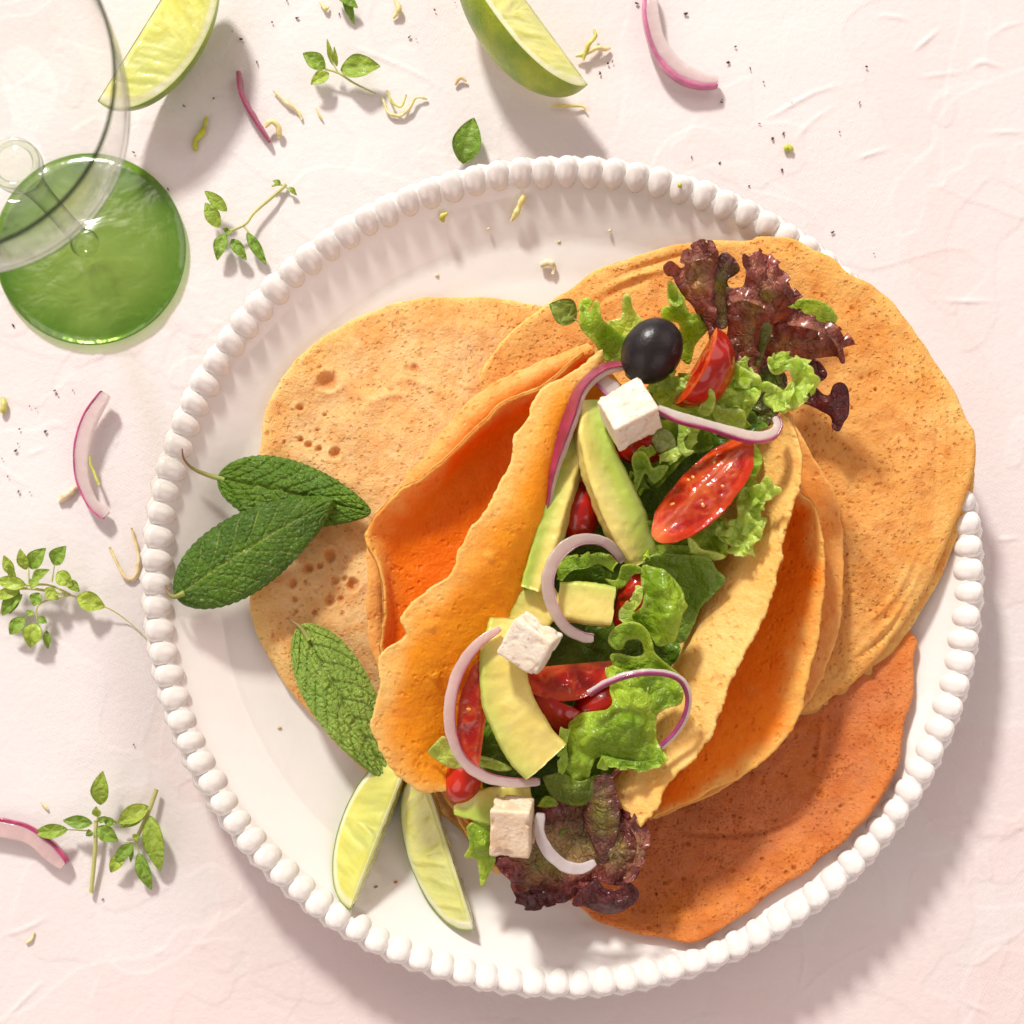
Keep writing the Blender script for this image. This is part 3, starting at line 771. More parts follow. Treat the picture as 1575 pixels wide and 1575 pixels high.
# ------------------------------------------------------------------ leaf patches with a traced outline
def patch(name, outline, ctrl, mat, colfn, parent=None, t=.03, sp=.085, ruff=0.0, waves=10, seed=0.0, bumps=.05, teeth=.0, label=None, cat=None, group=None, rw=.45, bscale=1.6, n_out=None):
    O = PP(outline)
    L = np.linalg.norm(np.diff(np.vstack([O, O[:1]]), axis=0), axis=1).sum()
    n = n_out or int(L / sp)
    O = catmull(O, n, True)
    uu = np.arange(n) / n
    if teeth:
        ctr = O[:, :2].mean(0)
        tg = np.roll(O, -1, 0)[:, :2] - np.roll(O, 1, 0)[:, :2]
        nn = unit(np.stack([tg[:, 1], -tg[:, 0]], 1))
        area2 = (O[:, 0] * np.roll(O[:, 1], -1) - np.roll(O[:, 0], -1) * O[:, 1]).sum()
        if area2 < 0: nn = -nn
        O[:, :2] += nn * (teeth * 1.6 * fbm(O * [1, 1, 0] + seed, 2.6, 3))[:, None]
    mn, mx = O[:, :2].min(0), O[:, :2].max(0)
    gx = np.arange(mn[0], mx[0], sp); gy = np.arange(mn[1], mx[1], sp * .87)
    Q = np.array([(x + (j % 2) * sp / 2, y) for j, y in enumerate(gy) for x in gx])
    # inside test
    x, y = Q[:, 0], Q[:, 1]
    ins = np.zeros(len(Q), bool)
    for a, b in zip(O, np.roll(O, -1, 0)):
        c = ((a[1] > y) != (b[1] > y)) & (x < (b[0] - a[0]) * (y - a[1]) / (b[1] - a[1] + 1e-12) + a[0])
        ins ^= c
    d, _ = polydist(Q, np.vstack([O, O[:1]])[:, :2])
    Q = Q[ins & (d > sp * .45)]
    allp = np.vstack([O[:, :2], Q])
    vs, es, fs, ov, _, _ = delaunay_2d_cdt([Vector(p) for p in allp], [(i, (i + 1) % n) for i in range(n)], [list(range(n))], 1, 1e-6)
    vs = np.array([tuple(v) for v in vs]); fs = np.array([tuple(f) for f in fs if len(f) == 3])
    step = max(1, n // 60)
    cp = O[::step]
    if ctrl: cp = np.vstack([cp, PP(ctrl)])
    Z = rbf(cp, cp[:, 2], vs, 5e-3)
    d, u = polydist(vs, np.vstack([O, O[:1]])[:, :2])
    q3 = np.c_[vs, np.full(len(vs), seed * 2.1)]
    if ruff:
        ph = 2 * np.pi * waves * u + 2.2 * vn(q3 * .9)
        Z += ruff * np.exp(-d / rw) * np.sin(ph)
    Z += bumps * fbm(q3, bscale, 3) + bumps * .3 * fbm(q3, 5, 2)
    cp3 = np.c_[vs, Z]
    # vertex normals
    fn = np.cross(cp3[fs[:, 1]] - cp3[fs[:, 0]], cp3[fs[:, 2]] - cp3[fs[:, 0]])
    if fn[:, 2].mean() < 0: fs = fs[:, ::-1]; fn = -fn
    N = np.zeros_like(cp3)
    for k in range(3): np.add.at(N, fs[:, k], fn)
    N = unit(N)
    V = np.vstack([cp3 + N * t / 2, cp3 - N * t / 2])
    m = len(cp3)
    # boundary edges
    e = np.vstack([fs[:, [0, 1]], fs[:, [1, 2]], fs[:, [2, 0]]])
    key = e[:, 0].astype(np.int64) * m + e[:, 1]; rk = e[:, 1].astype(np.int64) * m + e[:, 0]
    bd = e[~np.isin(key, rk)]
    side = np.stack([bd[:, 1], bd[:, 0], bd[:, 0] + m, bd[:, 1] + m], -1)
    c = colfn(cp3, d, u, seed)
    o = mk(name, V, [np.vstack([fs, fs[:, ::-1] + m]), side], mat, parent, col=np.vstack([c, c]))
    if label: tag(o, label, cat, group)
    return o
def c_green(p, d, u, seed, edge=(0.74, 0.86, 0.20), mid=(0.54, 0.73, 0.06), deep=(0.33, 0.52, 0.03)):
    n = smooth(-.35, .35, fbm(p, .7, 3, seed))[:, None]
    c = np.array(mid) * n + np.array(deep) * (1 - n)
    e = np.exp(-(d / .07) ** 2)[:, None]
    return c * (1 - e * .7) + np.array(edge) * e * .7
def c_pale(p, d, u, seed):
    return c_green(p, d, u, seed, (0.84, 0.92, 0.42), (0.70, 0.85, 0.20), (0.50, 0.71, 0.07))
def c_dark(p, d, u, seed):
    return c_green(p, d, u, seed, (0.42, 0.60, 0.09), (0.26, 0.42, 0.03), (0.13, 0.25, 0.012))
def c_red(p, d, u, seed, inner=(0.66, 0.45, 0.14), rim=(0.50, 0.16, 0.13), reach=.75):
    n = fbm(p, .9, 4, seed)
    m = smooth(reach * 1.5, reach * .15, d + .55 * n)[:, None]
    g = np.array(inner) * (1 - .35 * smooth(-.2, .3, fbm(p, 1.6, 3, seed + 4))[:, None])
    g = g + np.array([0.02, 0.10, -0.02]) * smooth(.05, .4, fbm(p, .8, 3, seed + 8))[:, None]
    e = np.exp(-(d / .05) ** 2)[:, None] * .3
    c = g * (1 - m) + np.array(rim) * m * (1 + .5 * fbm(p, 2.5, 3, seed)[:, None])
    return c * (1 - e) + np.array([0.30, 0.06, 0.09]) * e
def c_redrim(p, d, u, seed):
    return c_red(p, d, u, seed, inner=(0.28, 0.06, 0.055), rim=(0.21, 0.035, 0.04), reach=2)
TH = []
def thing_at(name, px, py, z, label, cat, group=None):
    TH.append(tag(empty(name, P(px, py, z)), label, cat, group))
    return TH[-1]
def frill(parent, path, w, A, k, mat, colfn, seed=0.0, side=1, t=.028, rise=.0):
    """ruffled free margin of a leaf: the outer edge is longer than the inner one, so it folds into loops"""
    n, m = max(120, int(k * 26)), 13
    p = catmull(PP(path), n)
    T = unit(np.gradient(p, axis=0))
    out = unit(np.cross(T, [0, 0, 1.0])) * side
    sv = np.linspace(0, 1, n)[:, None]; tv = np.linspace(0, 1, m)[None]
    jit = vn(np.stack([sv[:, 0] * k * .8 + seed, 0 * sv[:, 0], 0 * sv[:, 0] + seed], 1))[:, None]
    ph = 2 * np.pi * k * sv + 1.3 * jit
    am = A * tv ** 1.5 * (1 + .45 * vn(np.stack([sv[:, 0] * k * .6 + 9 + seed, 0 * sv[:, 0], 0 * sv[:, 0]], 1))[:, None])
    endf = smooth(0, .06, sv) * smooth(1, .94, sv)
    ww = w * (1 + .3 * vn(np.stack([sv[:, 0] * k * .5 + seed + 3, 0 * sv[:, 0], 0 * sv[:, 0]], 1))[:, None]) * (.25 + .75 * endf)
    G = p[:, None] + out[:, None] * (ww * tv + .30 * am * np.cos(ph + .6))[..., None] + T[:, None] * (.62 * am * np.sin(2 * ph))[..., None]
    G[..., 2] += (am * np.sin(ph)) + rise * tv + .05 * vn(G.reshape(-1, 3) * 3).reshape(n, m)
    G += (out[:, None] * (.05 * tv ** 4 * (vn(G.reshape(-1, 3) * 6).reshape(n, m)))[..., None])
    V, f, src = solid_sheet(G, t)
    d = (w * (1 - tv) + 0 * sv).ravel()
    c = colfn(G.reshape(-1, 3), d, None, seed)
    return mk('frill', V, f, mat, parent, col=np.vstack([c, c]))

GL = 'green lettuce leaves in the salad'
# bed of lettuce at the bottom of the fold, coloured dark for the shaded gaps
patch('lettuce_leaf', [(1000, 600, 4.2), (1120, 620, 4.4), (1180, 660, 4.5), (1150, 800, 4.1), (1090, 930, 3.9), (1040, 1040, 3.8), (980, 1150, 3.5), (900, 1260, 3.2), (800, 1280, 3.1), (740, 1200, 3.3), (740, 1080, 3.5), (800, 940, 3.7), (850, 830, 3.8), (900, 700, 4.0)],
      [(1000, 800, 3.4), (900, 1000, 3.1), (850, 1150, 2.9)], M_LET, c_dark, ruff=.28, waves=26, seed=1.1, bumps=.2, teeth=.12, sp=.12, label='broad lettuce leaf painted dark green for shade, lying lowest, under all the other salad', cat='lettuce leaf', group=GL)
# top left pair of lobes beside the olive
t = thing_at('lettuce_leaf', 940, 510, 4.4, 'green lettuce leaf with two pointed lobes left of the black olive', 'lettuce leaf', GL)
patch('blade', [(893, 466, 5.6), (906, 480, 5.5), (916, 462, 6.0), (922, 470, 6.0), (926, 490, 5.8), (945, 505, 5.4), (965, 520, 5.2), (985, 540, 5.0), (970, 565, 4.8), (932, 556, 4.9), (915, 530, 5.2), (893, 505, 5.5), (891, 485, 5.6)], [(930, 530, 5.0)], M_LET, c_green, t, seed=2.2, bumps=.08)
patch('blade', [(958, 456, 5.6), (969, 454, 5.7), (974, 475, 5.4), (993, 500, 5.1), (985, 530, 4.9), (955, 530, 4.9), (938, 510, 5.0), (935, 495, 5.1), (955, 487, 5.2)], [], M_LET, c_pale, t, seed=2.7, bumps=.08)
patch('blade', [(893, 462, 5.2), (905, 458, 5.3), (912, 466, 5.3), (900, 482, 5.2), (890, 476, 5.1)], [], M_LET, c_green, t, seed=2.9)
t = thing_at('lettuce_leaf', 1060, 480, 4.4, 'green lettuce leaf curled between the black olive and the dark red leaf', 'lettuce leaf', GL)
patch('blade', [(1018, 474, 5.4), (1040, 466, 5.6), (1052, 462, 5.6), (1060, 480, 5.4), (1082, 486, 5.2), (1090, 505, 5.0), (1070, 530, 4.8), (1060, 560, 4.6), (1040, 540, 4.7), (1045, 500, 5.0), (1020, 492, 5.2)], [(1055, 500, 5.3)], M_LET, c_green, t, seed=3.1, bumps=.1)
patch('blade', [(1029, 432, 5.9), (1036, 436, 6.0), (1048, 452, 6.0), (1054, 462, 5.9), (1040, 472, 5.8), (1028, 462, 5.6), (1026, 445, 5.7)], [(1040, 455, 5.5)], M_LET, c_green, t, seed=3.4, bumps=.1)
patch('lettuce_leaf', [(1218, 462, 4.2), (1250, 460, 4.2), (1275, 470, 4.0), (1288, 488, 3.8), (1280, 500, 3.7), (1255, 498, 3.8), (1230, 492, 4.0), (1205, 475, 4.2)], [], M_LET, c_green, seed=3.9, bumps=.06, label='small smooth green leaf poking out behind the dark red lettuce', cat='lettuce leaf', group=GL)
# dark red leaf at the top
t = thing_at('red_lettuce_leaf', 1150, 540, 4.2, 'large frilly dark red lettuce leaf fanned out at the top of the salad', 'lettuce leaf', 'dark red lettuce leaves')
patch('blade', [(1020, 410, 6.3), (1030, 403, 6.4), (1040, 405, 6.2), (1050, 410, 6.0), (1062, 398, 6.2), (1085, 386, 6.5), (1100, 387, 6.6), (1104, 400, 6.4), (1098, 430, 6.1), (1100, 460, 5.8), (1105, 500, 5.4), (1120, 540, 5.0), (1110, 580, 4.7), (1095, 540, 4.9), (1085, 500, 5.2), (1060, 465, 5.5), (1040, 440, 5.7), (1034, 425, 5.9), (1022, 418, 6.2)],
      [(1075, 440, 6.1), (1085, 480, 5.6)], M_RED, c_red, t, ruff=.16, waves=11, seed=4.2, bumps=.26)
patch('blade', [(1100, 405, 6.0), (1108, 391, 6.2), (1118, 388, 6.2), (1132, 400, 6.2), (1138, 415, 6.0), (1130, 424, 5.8), (1120, 430, 5.7), (1120, 440, 5.6), (1130, 446, 5.7), (1122, 465, 5.4), (1120, 500, 5.2), (1105, 505, 5.3), (1094, 470, 5.6), (1094, 430, 5.9)],
      [], M_RED, lambda p, d, u, s: c_red(p, d, u, s, inner=(0.40, 0.30, 0.11), rim=(0.28, 0.11, 0.10), reach=.25), t, seed=4.5, bumps=.12)
patch('blade', [(1141, 393, 6.8), (1150, 396, 6.7), (1160, 392, 6.6), (1168, 402, 6.5), (1179, 401, 6.3), (1185, 420, 6.2), (1198, 432, 6.3), (1212, 438, 6.1), (1224, 458, 6.0), (1220, 466, 5.8), (1212, 470, 5.6), (1228, 478, 5.4), (1238, 480, 5.5), (1238, 492, 5.3), (1215, 495, 5.0), (1190, 505, 4.9), (1180, 530, 4.8), (1170, 575, 4.6), (1140, 580, 4.5), (1120, 540, 4.8), (1120, 500, 5.1), (1118, 462, 5.6), (1130, 445, 5.9), (1144, 438, 6.1), (1146, 415, 6.5)],
      [(1165, 430, 6.6), (1160, 480, 5.7), (1190, 460, 6.1), (1150, 540, 5.0)], M_RED, c_red, t, ruff=.18, waves=14, seed=5.1, bumps=.32)
patch('blade', [(1190, 500, 5.0), (1215, 490, 5.3), (1232, 492, 5.5), (1244, 498, 5.8), (1250, 488, 6.2), (1256, 492, 6.1), (1256, 500, 5.8), (1266, 497, 5.7), (1280, 506, 5.6), (1290, 525, 5.5), (1298, 545, 5.5), (1302, 555, 5.4), (1296, 556, 5.4), (1285, 550, 5.1), (1270, 548, 4.9), (1245, 556, 4.7), (1215, 560, 4.5), (1190, 575, 4.4), (1170, 570, 4.4), (1172, 530, 4.7)],
      [(1230, 525, 5.5), (1200, 540, 4.9), (1265, 525, 5.6)], M_RED, c_red, t, ruff=.16, waves=10, seed=5.6, bumps=.26)
patch('blade', [(1245, 553, 4.3), (1260, 556, 4.5), (1272, 572, 4.5), (1270, 582, 4.4), (1255, 590, 4.3), (1240, 592, 4.2), (1225, 575, 4.2)], [], M_RED, c_redrim, t, seed=5.8, bumps=.08)
patch('blade', [(1245, 600, 4.2), (1252, 594, 4.3), (1265, 606, 4.4), (1275, 608, 4.5), (1282, 592, 4.7), (1295, 588, 4.8), (1305, 600, 4.7), (1306, 635, 4.4), (1298, 650, 4.2), (1290, 664, 4.1), (1280, 658, 4.1), (1278, 642, 4.2), (1262, 632, 4.2), (1240, 622, 4.2), (1215, 618, 4.2), (1220, 600, 4.2)], [(1270, 622, 4.5)], M_RED, c_redrim, t, seed=5.9, bumps=.1)
patch('blade', [(1120, 560, 4.6), (1150, 560, 4.7), (1180, 560, 4.6), (1210, 580, 4.5), (1200, 630, 4.2), (1175, 660, 4.1), (1150, 640, 4.1), (1120, 600, 4.3)], [], M_RED, lambda p, d, u, s: c_red(p, d, u, s, inner=(0.17, 0.17, 0.04), rim=(0.16, 0.10, 0.04), reach=.2), t, seed=6.2, bumps=.15)
patch('rib', [(1172, 500, 5.5), (1182, 496, 5.6), (1188, 508, 5.5), (1178, 535, 5.2), (1170, 558, 4.9), (1164, 565, 4.8), (1166, 535, 5.1)], [(1176, 525, 5.45)], M_LET, lambda p, d, u, s: c_green(p, d, u, s, (0.40, 0.42, 0.14), (0.36, 0.38, 0.10), (0.28, 0.30, 0.07)), t, seed=6.4)

# frilly chain right of the upper cheese cube
t = thing_at('lettuce_leaf', 1130, 590, 4.5, 'bright frilled lettuce leaf running right from the upper cheese cube', 'lettuce leaf', GL)
patch('blade', [(1002, 600, 5.5), (1010, 586, 5.9), (1028, 584, 6.1), (1040, 590, 6.2), (1052, 600, 6.1), (1062, 594, 6.4), (1075, 595, 6.5), (1085, 603, 6.5), (1100, 612, 6.3), (1112, 600, 6.3), (1125, 570, 6.1), (1130, 558, 6.1), (1150, 565, 6.2), (1168, 582, 6.2), (1172, 596, 6.1), (1160, 620, 5.7), (1148, 645, 5.4), (1146, 658, 5.3), (1120, 656, 5.2), (1080, 648, 5.2), (1040, 640, 5.2), (1015, 628, 5.2)],
      [(1060, 620, 6.0), (1030, 610, 5.8), (1120, 630, 5.7)], M_LET, c_pale, t, ruff=.26, waves=17, seed=7.3, bumps=.28, bscale=2.2, teeth=.03, sp=.065)
for k, (o_, s_) in enumerate([
    ([(1030, 586, 6.2), (1050, 582, 6.6), (1062, 592, 6.7), (1056, 604, 6.5), (1046, 612, 6.3), (1038, 602, 6.3)], 7.5),
    ([(1068, 596, 6.7), (1084, 594, 7.0), (1098, 606, 7.0), (1100, 622, 6.7), (1090, 640, 6.4), (1074, 632, 6.4), (1080, 614, 6.6)], 7.6),
    ([(1096, 624, 6.3), (1115, 628, 6.5), (1132, 628, 6.4), (1146, 636, 6.3), (1147, 652, 6.0), (1138, 662, 5.8), (1115, 654, 5.8), (1100, 646, 5.9)], 7.7),
    ([(1128, 560, 6.6), (1140, 562, 6.8), (1152, 572, 7.0), (1167, 583, 7.0), (1156, 588, 6.8), (1148, 598, 6.7), (1136, 592, 6.5), (1130, 578, 6.4)], 7.8)]):
    patch('frill', o_, [], M_LET, c_pale, t, seed=s_, bumps=.16, ruff=.08, waves=4, sp=.06)
t = thing_at('lettuce_leaf', 1215, 590, 4.5, 'bright looping lettuce frill just below the dark red leaf', 'lettuce leaf', GL)
patch('frill', [(1181, 550, 6.6), (1186, 552, 6.5), (1192, 562, 6.3), (1200, 558, 6.6), (1215, 552, 6.9), (1235, 554, 7.0), (1248, 566, 7.0), (1254, 580, 6.9), (1252, 592, 6.8), (1242, 606, 6.6), (1240, 618, 6.4), (1225, 612, 6.4), (1215, 600, 6.5), (1220, 585, 6.6), (1212, 570, 6.7), (1200, 574, 6.5), (1184, 572, 6.3)],
      [(1228, 575, 6.6), (1230, 595, 6.3)], M_LET, c_pale, t, ruff=.14, waves=9, seed=8.1, bumps=.16, sp=.06)
patch('frill', [(1172, 592, 6.2), (1185, 590, 6.4), (1196, 596, 6.5), (1205, 600, 6.3), (1216, 588, 6.6), (1222, 600, 6.7), (1216, 612, 6.6), (1214, 622, 6.4), (1204, 633, 6.2), (1190, 630, 6.1), (1178, 622, 6.0), (1174, 610, 6.0), (1180, 602, 6.1)],
      [(1195, 612, 5.9)], M_LET, c_pale, t, ruff=.12, waves=7, seed=8.6, bumps=.14, sp=.06)
patch('frill', [(1140, 590, 6.0), (1160, 590, 6.2), (1180, 588, 6.4), (1195, 594, 6.5), (1190, 606, 6.2), (1170, 602, 6.0), (1150, 600, 5.9)], [], M_LET, c_pale, t, ruff=.1, waves=5, seed=8.9, bumps=.1, sp=.06)
# between the cheese cube and the big tomato
t = thing_at('lettuce_leaf', 1010, 700, 4.3, 'frilled lettuce leaf between the upper cheese cube and the big tomato wedge', 'lettuce leaf', GL)
patch('blade', [(1000, 640, 5.0), (1030, 648, 5.2), (1062, 650, 5.3), (1090, 665, 5.2), (1095, 690, 5.1), (1060, 700, 5.1), (1030, 730, 5.0), (1010, 750, 4.8), (990, 735, 4.8), (985, 700, 4.7), (1000, 680, 4.8)], [(1040, 680, 4.9)], M_LET, c_green, t, ruff=.2, waves=12, seed=9.3, bumps=.15, teeth=.03)
patch('frill', [(972, 704, 5.6), (978, 695, 5.8), (990, 695, 5.9), (998, 706, 5.8), (1004, 720, 5.6), (1015, 716, 5.6), (1028, 718, 5.6), (1018, 735, 5.4), (1006, 744, 5.3), (998, 735, 5.3), (992, 728, 5.4), (985, 742, 5.4), (977, 760, 5.4), (974, 745, 5.4), (976, 730, 5.5), (972, 715, 5.5)], [(986, 712, 5.4)], M_LET, c_green, t, seed=9.6, bumps=.1, sp=.06)
patch('frill', [(1044, 650, 5.9), (1060, 652, 6.0), (1062, 664, 6.0), (1052, 676, 5.8), (1056, 690, 5.7), (1068, 694, 5.7), (1056, 702, 5.6), (1046, 694, 5.6), (1042, 680, 5.6), (1044, 664, 5.8)], [], M_LET, c_pale, t, seed=9.8, bumps=.1, sp=.06)
patch('blade', [(1003, 672, 5.4), (1018, 660, 5.6), (1032, 665, 5.6), (1040, 685, 5.4), (1030, 692, 5.3), (1012, 696, 5.3), (1005, 685, 5.3)], [], M_LET, lambda p, d, u, s: c_green(p, d, u, s, (0.62, 0.66, 0.35), (0.58, 0.62, 0.30), (0.42, 0.50, 0.16)), t, seed=9.9, bumps=.1)
# right side frills on the shell
t = thing_at('lettuce_leaf', 1150, 770, 4.4, 'frilled lettuce leaf spilling onto the bright right flap of the innermost crepe', 'lettuce leaf', GL)
patch('blade', [(1100, 690, 5.1), (1150, 680, 5.3), (1172, 700, 5.3), (1165, 730, 5.4), (1150, 740, 5.4), (1130, 745, 5.4), (1110, 800, 5.2), (1090, 820, 5.0), (1070, 800, 4.9), (1090, 750, 5.0)], [], M_LET, c_green, t, ruff=.12, waves=8, seed=10.2, bumps=.14)
patch('frill', [(1136, 758, 6.1), (1142, 750, 6.2), (1155, 748, 6.4), (1168, 745, 6.6), (1176, 734, 6.8), (1186, 738, 6.8), (1194, 748, 6.8), (1202, 756, 6.7), (1192, 762, 6.6), (1184, 770, 6.5), (1168, 773, 6.4), (1158, 780, 6.3), (1152, 790, 6.2), (1158, 800, 6.2), (1170, 812, 6.2), (1172, 828, 6.1), (1160, 836, 6.0), (1152, 848, 6.0), (1146, 838, 5.9), (1134, 842, 5.8), (1122, 838, 5.7), (1118, 828, 5.7), (1100, 822, 5.6), (1104, 808, 5.6), (1120, 802, 5.8), (1134, 795, 5.9), (1132, 778, 6.0)],
      [(1150, 765, 6.0), (1148, 815, 5.7), (1140, 790, 6.1)], M_LET, c_pale, t, ruff=.16, waves=15, seed=10.6, bumps=.16, teeth=.02, sp=.06)
t = thing_at('lettuce_leaf', 1050, 830, 4.2, 'green lettuce leaf peeking out just under the big tomato wedge', 'lettuce leaf', GL)
patch('blade', [(960, 815, 5.3), (975, 803, 5.5), (1000, 802, 5.4), (1040, 800, 5.2), (1080, 780, 5.2), (1110, 790, 5.2), (1115, 820, 5.2), (1120, 850, 5.2), (1108, 858, 5.1), (1085, 850, 5.0), (1060, 835, 5.0), (1040, 845, 4.9), (1020, 850, 4.9), (1000, 840, 4.9), (985, 826, 5.1)], [(1040, 820, 4.8)], M_LET, c_green, t, ruff=.22, waves=12, seed=11.3, bumps=.15, teeth=.03)
patch('frill', [(1058, 826, 5.8), (1068, 832, 5.8), (1080, 845, 5.7), (1098, 848, 5.6), (1116, 856, 5.5), (1100, 862, 5.4), (1082, 856, 5.4), (1064, 852, 5.5), (1060, 842, 5.6)], [], M_LET, c_pale, t, seed=11.7, sp=.06, bumps=.08)
# middle folded leaf
t = thing_at('lettuce_leaf', 1030, 900, 4.2, 'large folded lettuce leaf right of the avocado cube, with a glossy lobe', 'lettuce leaf', GL)
patch('blade', [(988, 866, 5.3), (1000, 855, 5.5), (1022, 851, 5.6), (1050, 853, 5.6), (1080, 855, 5.7), (1094, 862, 5.7), (1102, 876, 5.6), (1116, 892, 5.6), (1098, 915, 5.3), (1078, 935, 5.0), (1068, 960, 4.7), (1055, 985, 4.5), (1040, 985, 4.5), (1038, 940, 4.7), (1020, 900, 4.9), (990, 880, 5.1)], [(1060, 880, 5.2), (1060, 920, 4.9)], M_LET, lambda p, d, u, s: c_green(p, d, u, s, (0.45, 0.60, 0.12), (0.30, 0.46, 0.05), (0.20, 0.34, 0.03)), t, seed=12.2, bumps=.08)
patch('lobe', [(988, 872, 5.9), (1002, 872, 6.1), (1020, 876, 6.3), (1034, 888, 6.3), (1048, 905, 6.3), (1054, 925, 6.3), (1058, 932, 6.3), (1050, 945, 6.2), (1046, 962, 6.0), (1040, 982, 5.8), (1030, 990, 5.7), (1012, 994, 5.5), (1002, 980, 5.4), (985, 965, 5.4), (968, 958, 5.3), (970, 945, 5.5), (985, 935, 5.7), (990, 920, 5.9), (987, 900, 5.9)], [(1020, 905, 6.75), (1025, 950, 6.5), (1008, 930, 6.1)], M_LET, c_green, t, ruff=.06, waves=9, seed=12.6, bumps=.14, bscale=2.0, teeth=.015, sp=.06)
patch('frill', [(955, 872, 5.7), (962, 868, 5.8), (975, 868, 5.9), (990, 876, 5.8), (985, 882, 5.7), (974, 884, 5.6), (962, 900, 5.4), (950, 905, 5.2), (930, 890, 5.2), (948, 892, 5.3)], [], M_LET, c_green, t, seed=12.9, sp=.06, bumps=.06)
patch('frill', [(935, 985, 5.4), (942, 968, 5.6), (960, 958, 5.9), (980, 958, 6.0), (996, 970, 5.9), (1004, 990, 5.7), (1008, 1005, 5.5), (1030, 1025, 5.3), (1045, 1040, 5.1), (1010, 1045, 5.0), (975, 1035, 5.0), (950, 1030, 5.0), (938, 1010, 5.2), (950, 1005, 5.2), (976, 1010, 5.2), (990, 1004, 5.2), (984, 985, 5.4), (965, 985, 5.5), (957, 998, 5.4), (945, 998, 5.4)], [], M_LET, c_green, t, seed=13.2, sp=.06, bumps=.08, teeth=.01)
t = thing_at('lettuce_leaf', 900, 870, 4.0, 'dark green lettuce leaf curled inside the pale onion ring', 'lettuce leaf', GL)
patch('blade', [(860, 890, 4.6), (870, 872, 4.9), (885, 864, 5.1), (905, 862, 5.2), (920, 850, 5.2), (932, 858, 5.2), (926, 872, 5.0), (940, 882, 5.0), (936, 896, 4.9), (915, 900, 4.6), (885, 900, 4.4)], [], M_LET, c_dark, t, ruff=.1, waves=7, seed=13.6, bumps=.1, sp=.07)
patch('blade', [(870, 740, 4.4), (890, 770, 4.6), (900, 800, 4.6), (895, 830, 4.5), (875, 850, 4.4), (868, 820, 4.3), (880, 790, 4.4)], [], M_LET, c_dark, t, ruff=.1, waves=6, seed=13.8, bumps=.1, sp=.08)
# bright leaf lower right
t = thing_at('lettuce_leaf', 950, 1140, 3.8, 'large bright blistered lettuce leaf under the thin purple onion arc', 'lettuce leaf', GL)
patch('blade', [(892, 1098, 5.0), (905, 1095, 5.2), (932, 1092, 5.4), (942, 1080, 5.4), (938, 1062, 5.4), (942, 1045, 5.5), (962, 1035, 5.6), (1000, 1035, 5.7), (1035, 1042, 5.8), (1050, 1058, 5.8), (1048, 1082, 5.7), (1030, 1088, 5.5), (1012, 1098, 5.4), (1009, 1115, 5.3), (1012, 1140, 5.3), (1022, 1158, 5.4), (1028, 1168, 5.5), (1018, 1175, 5.3), (1000, 1182, 5.1), (978, 1184, 4.9), (955, 1180, 4.8), (935, 1168, 4.8), (918, 1165, 4.9), (910, 1180, 4.8), (905, 1198, 4.5), (893, 1206, 4.4), (880, 1200, 4.4), (862, 1190, 4.5), (874, 1168, 4.8), (873, 1140, 5.0), (876, 1112, 5.0)],
      [(960, 1110, 5.95), (900, 1130, 5.55), (980, 1150, 5.45), (990, 1065, 5.6), (930, 1140, 5.5)], M_LET, c_green, t, ruff=.10, waves=14, seed=14.2, bumps=.22, bscale=1.7, teeth=.015, sp=.065)
patch('lobe', [(835, 1196, 4.6), (845, 1192, 4.7), (865, 1188, 4.8), (885, 1200, 4.6), (900, 1200, 4.6), (915, 1192, 4.6), (931, 1196, 4.7), (928, 1210, 4.5), (922, 1232, 4.3), (905, 1236, 4.2), (885, 1240, 4.2), (865, 1234, 4.2), (848, 1224, 4.3)], [(885, 1218, 4.7)], M_LET, lambda p, d, u, s: c_green(p, d, u, s, (0.40, 0.48, 0.06), (0.27, 0.35, 0.03), (0.2, 0.29, 0.02)), t, seed=14.7, bumps=.06)
patch('lobe', [(828, 1238, 3.9), (838, 1225, 4.1), (852, 1228, 4.1), (858, 1238, 4.0), (842, 1242, 3.9), (826, 1240, 3.8)], [], M_LET, c_green, t, seed=14.9)
patch('lettuce_leaf', [(659, 1158, 4.4), (670, 1142, 4.7), (682, 1132, 4.8), (692, 1142, 4.7), (710, 1160, 4.5), (738, 1162, 4.4), (760, 1168, 4.4), (788, 1182, 4.3), (770, 1186, 4.2), (740, 1180, 4.2), (700, 1182, 4.3), (680, 1175, 4.3)], [(690, 1160, 4.5)], M_LET, c_pale, seed=15.3, ruff=.06, waves=8, bumps=.06, label='thin pale lettuce strip poking out left, under the onion arc with the upright tomato', cat='lettuce leaf', group=GL)
patch('lettuce_leaf', [(718, 1272, 3.6), (735, 1262, 3.8), (752, 1268, 3.8), (760, 1300, 3.5), (762, 1325, 3.2), (752, 1345, 3.0), (741, 1365, 2.8), (737, 1345, 2.9), (733, 1322, 3.1), (714, 1318, 3.1), (722, 1300, 3.3)], [(742, 1300, 3.9)], M_LET, c_green, seed=15.9, bumps=.08, label='small folded green leaf hanging down left of the lowest cheese cube', cat='lettuce leaf', group=GL)
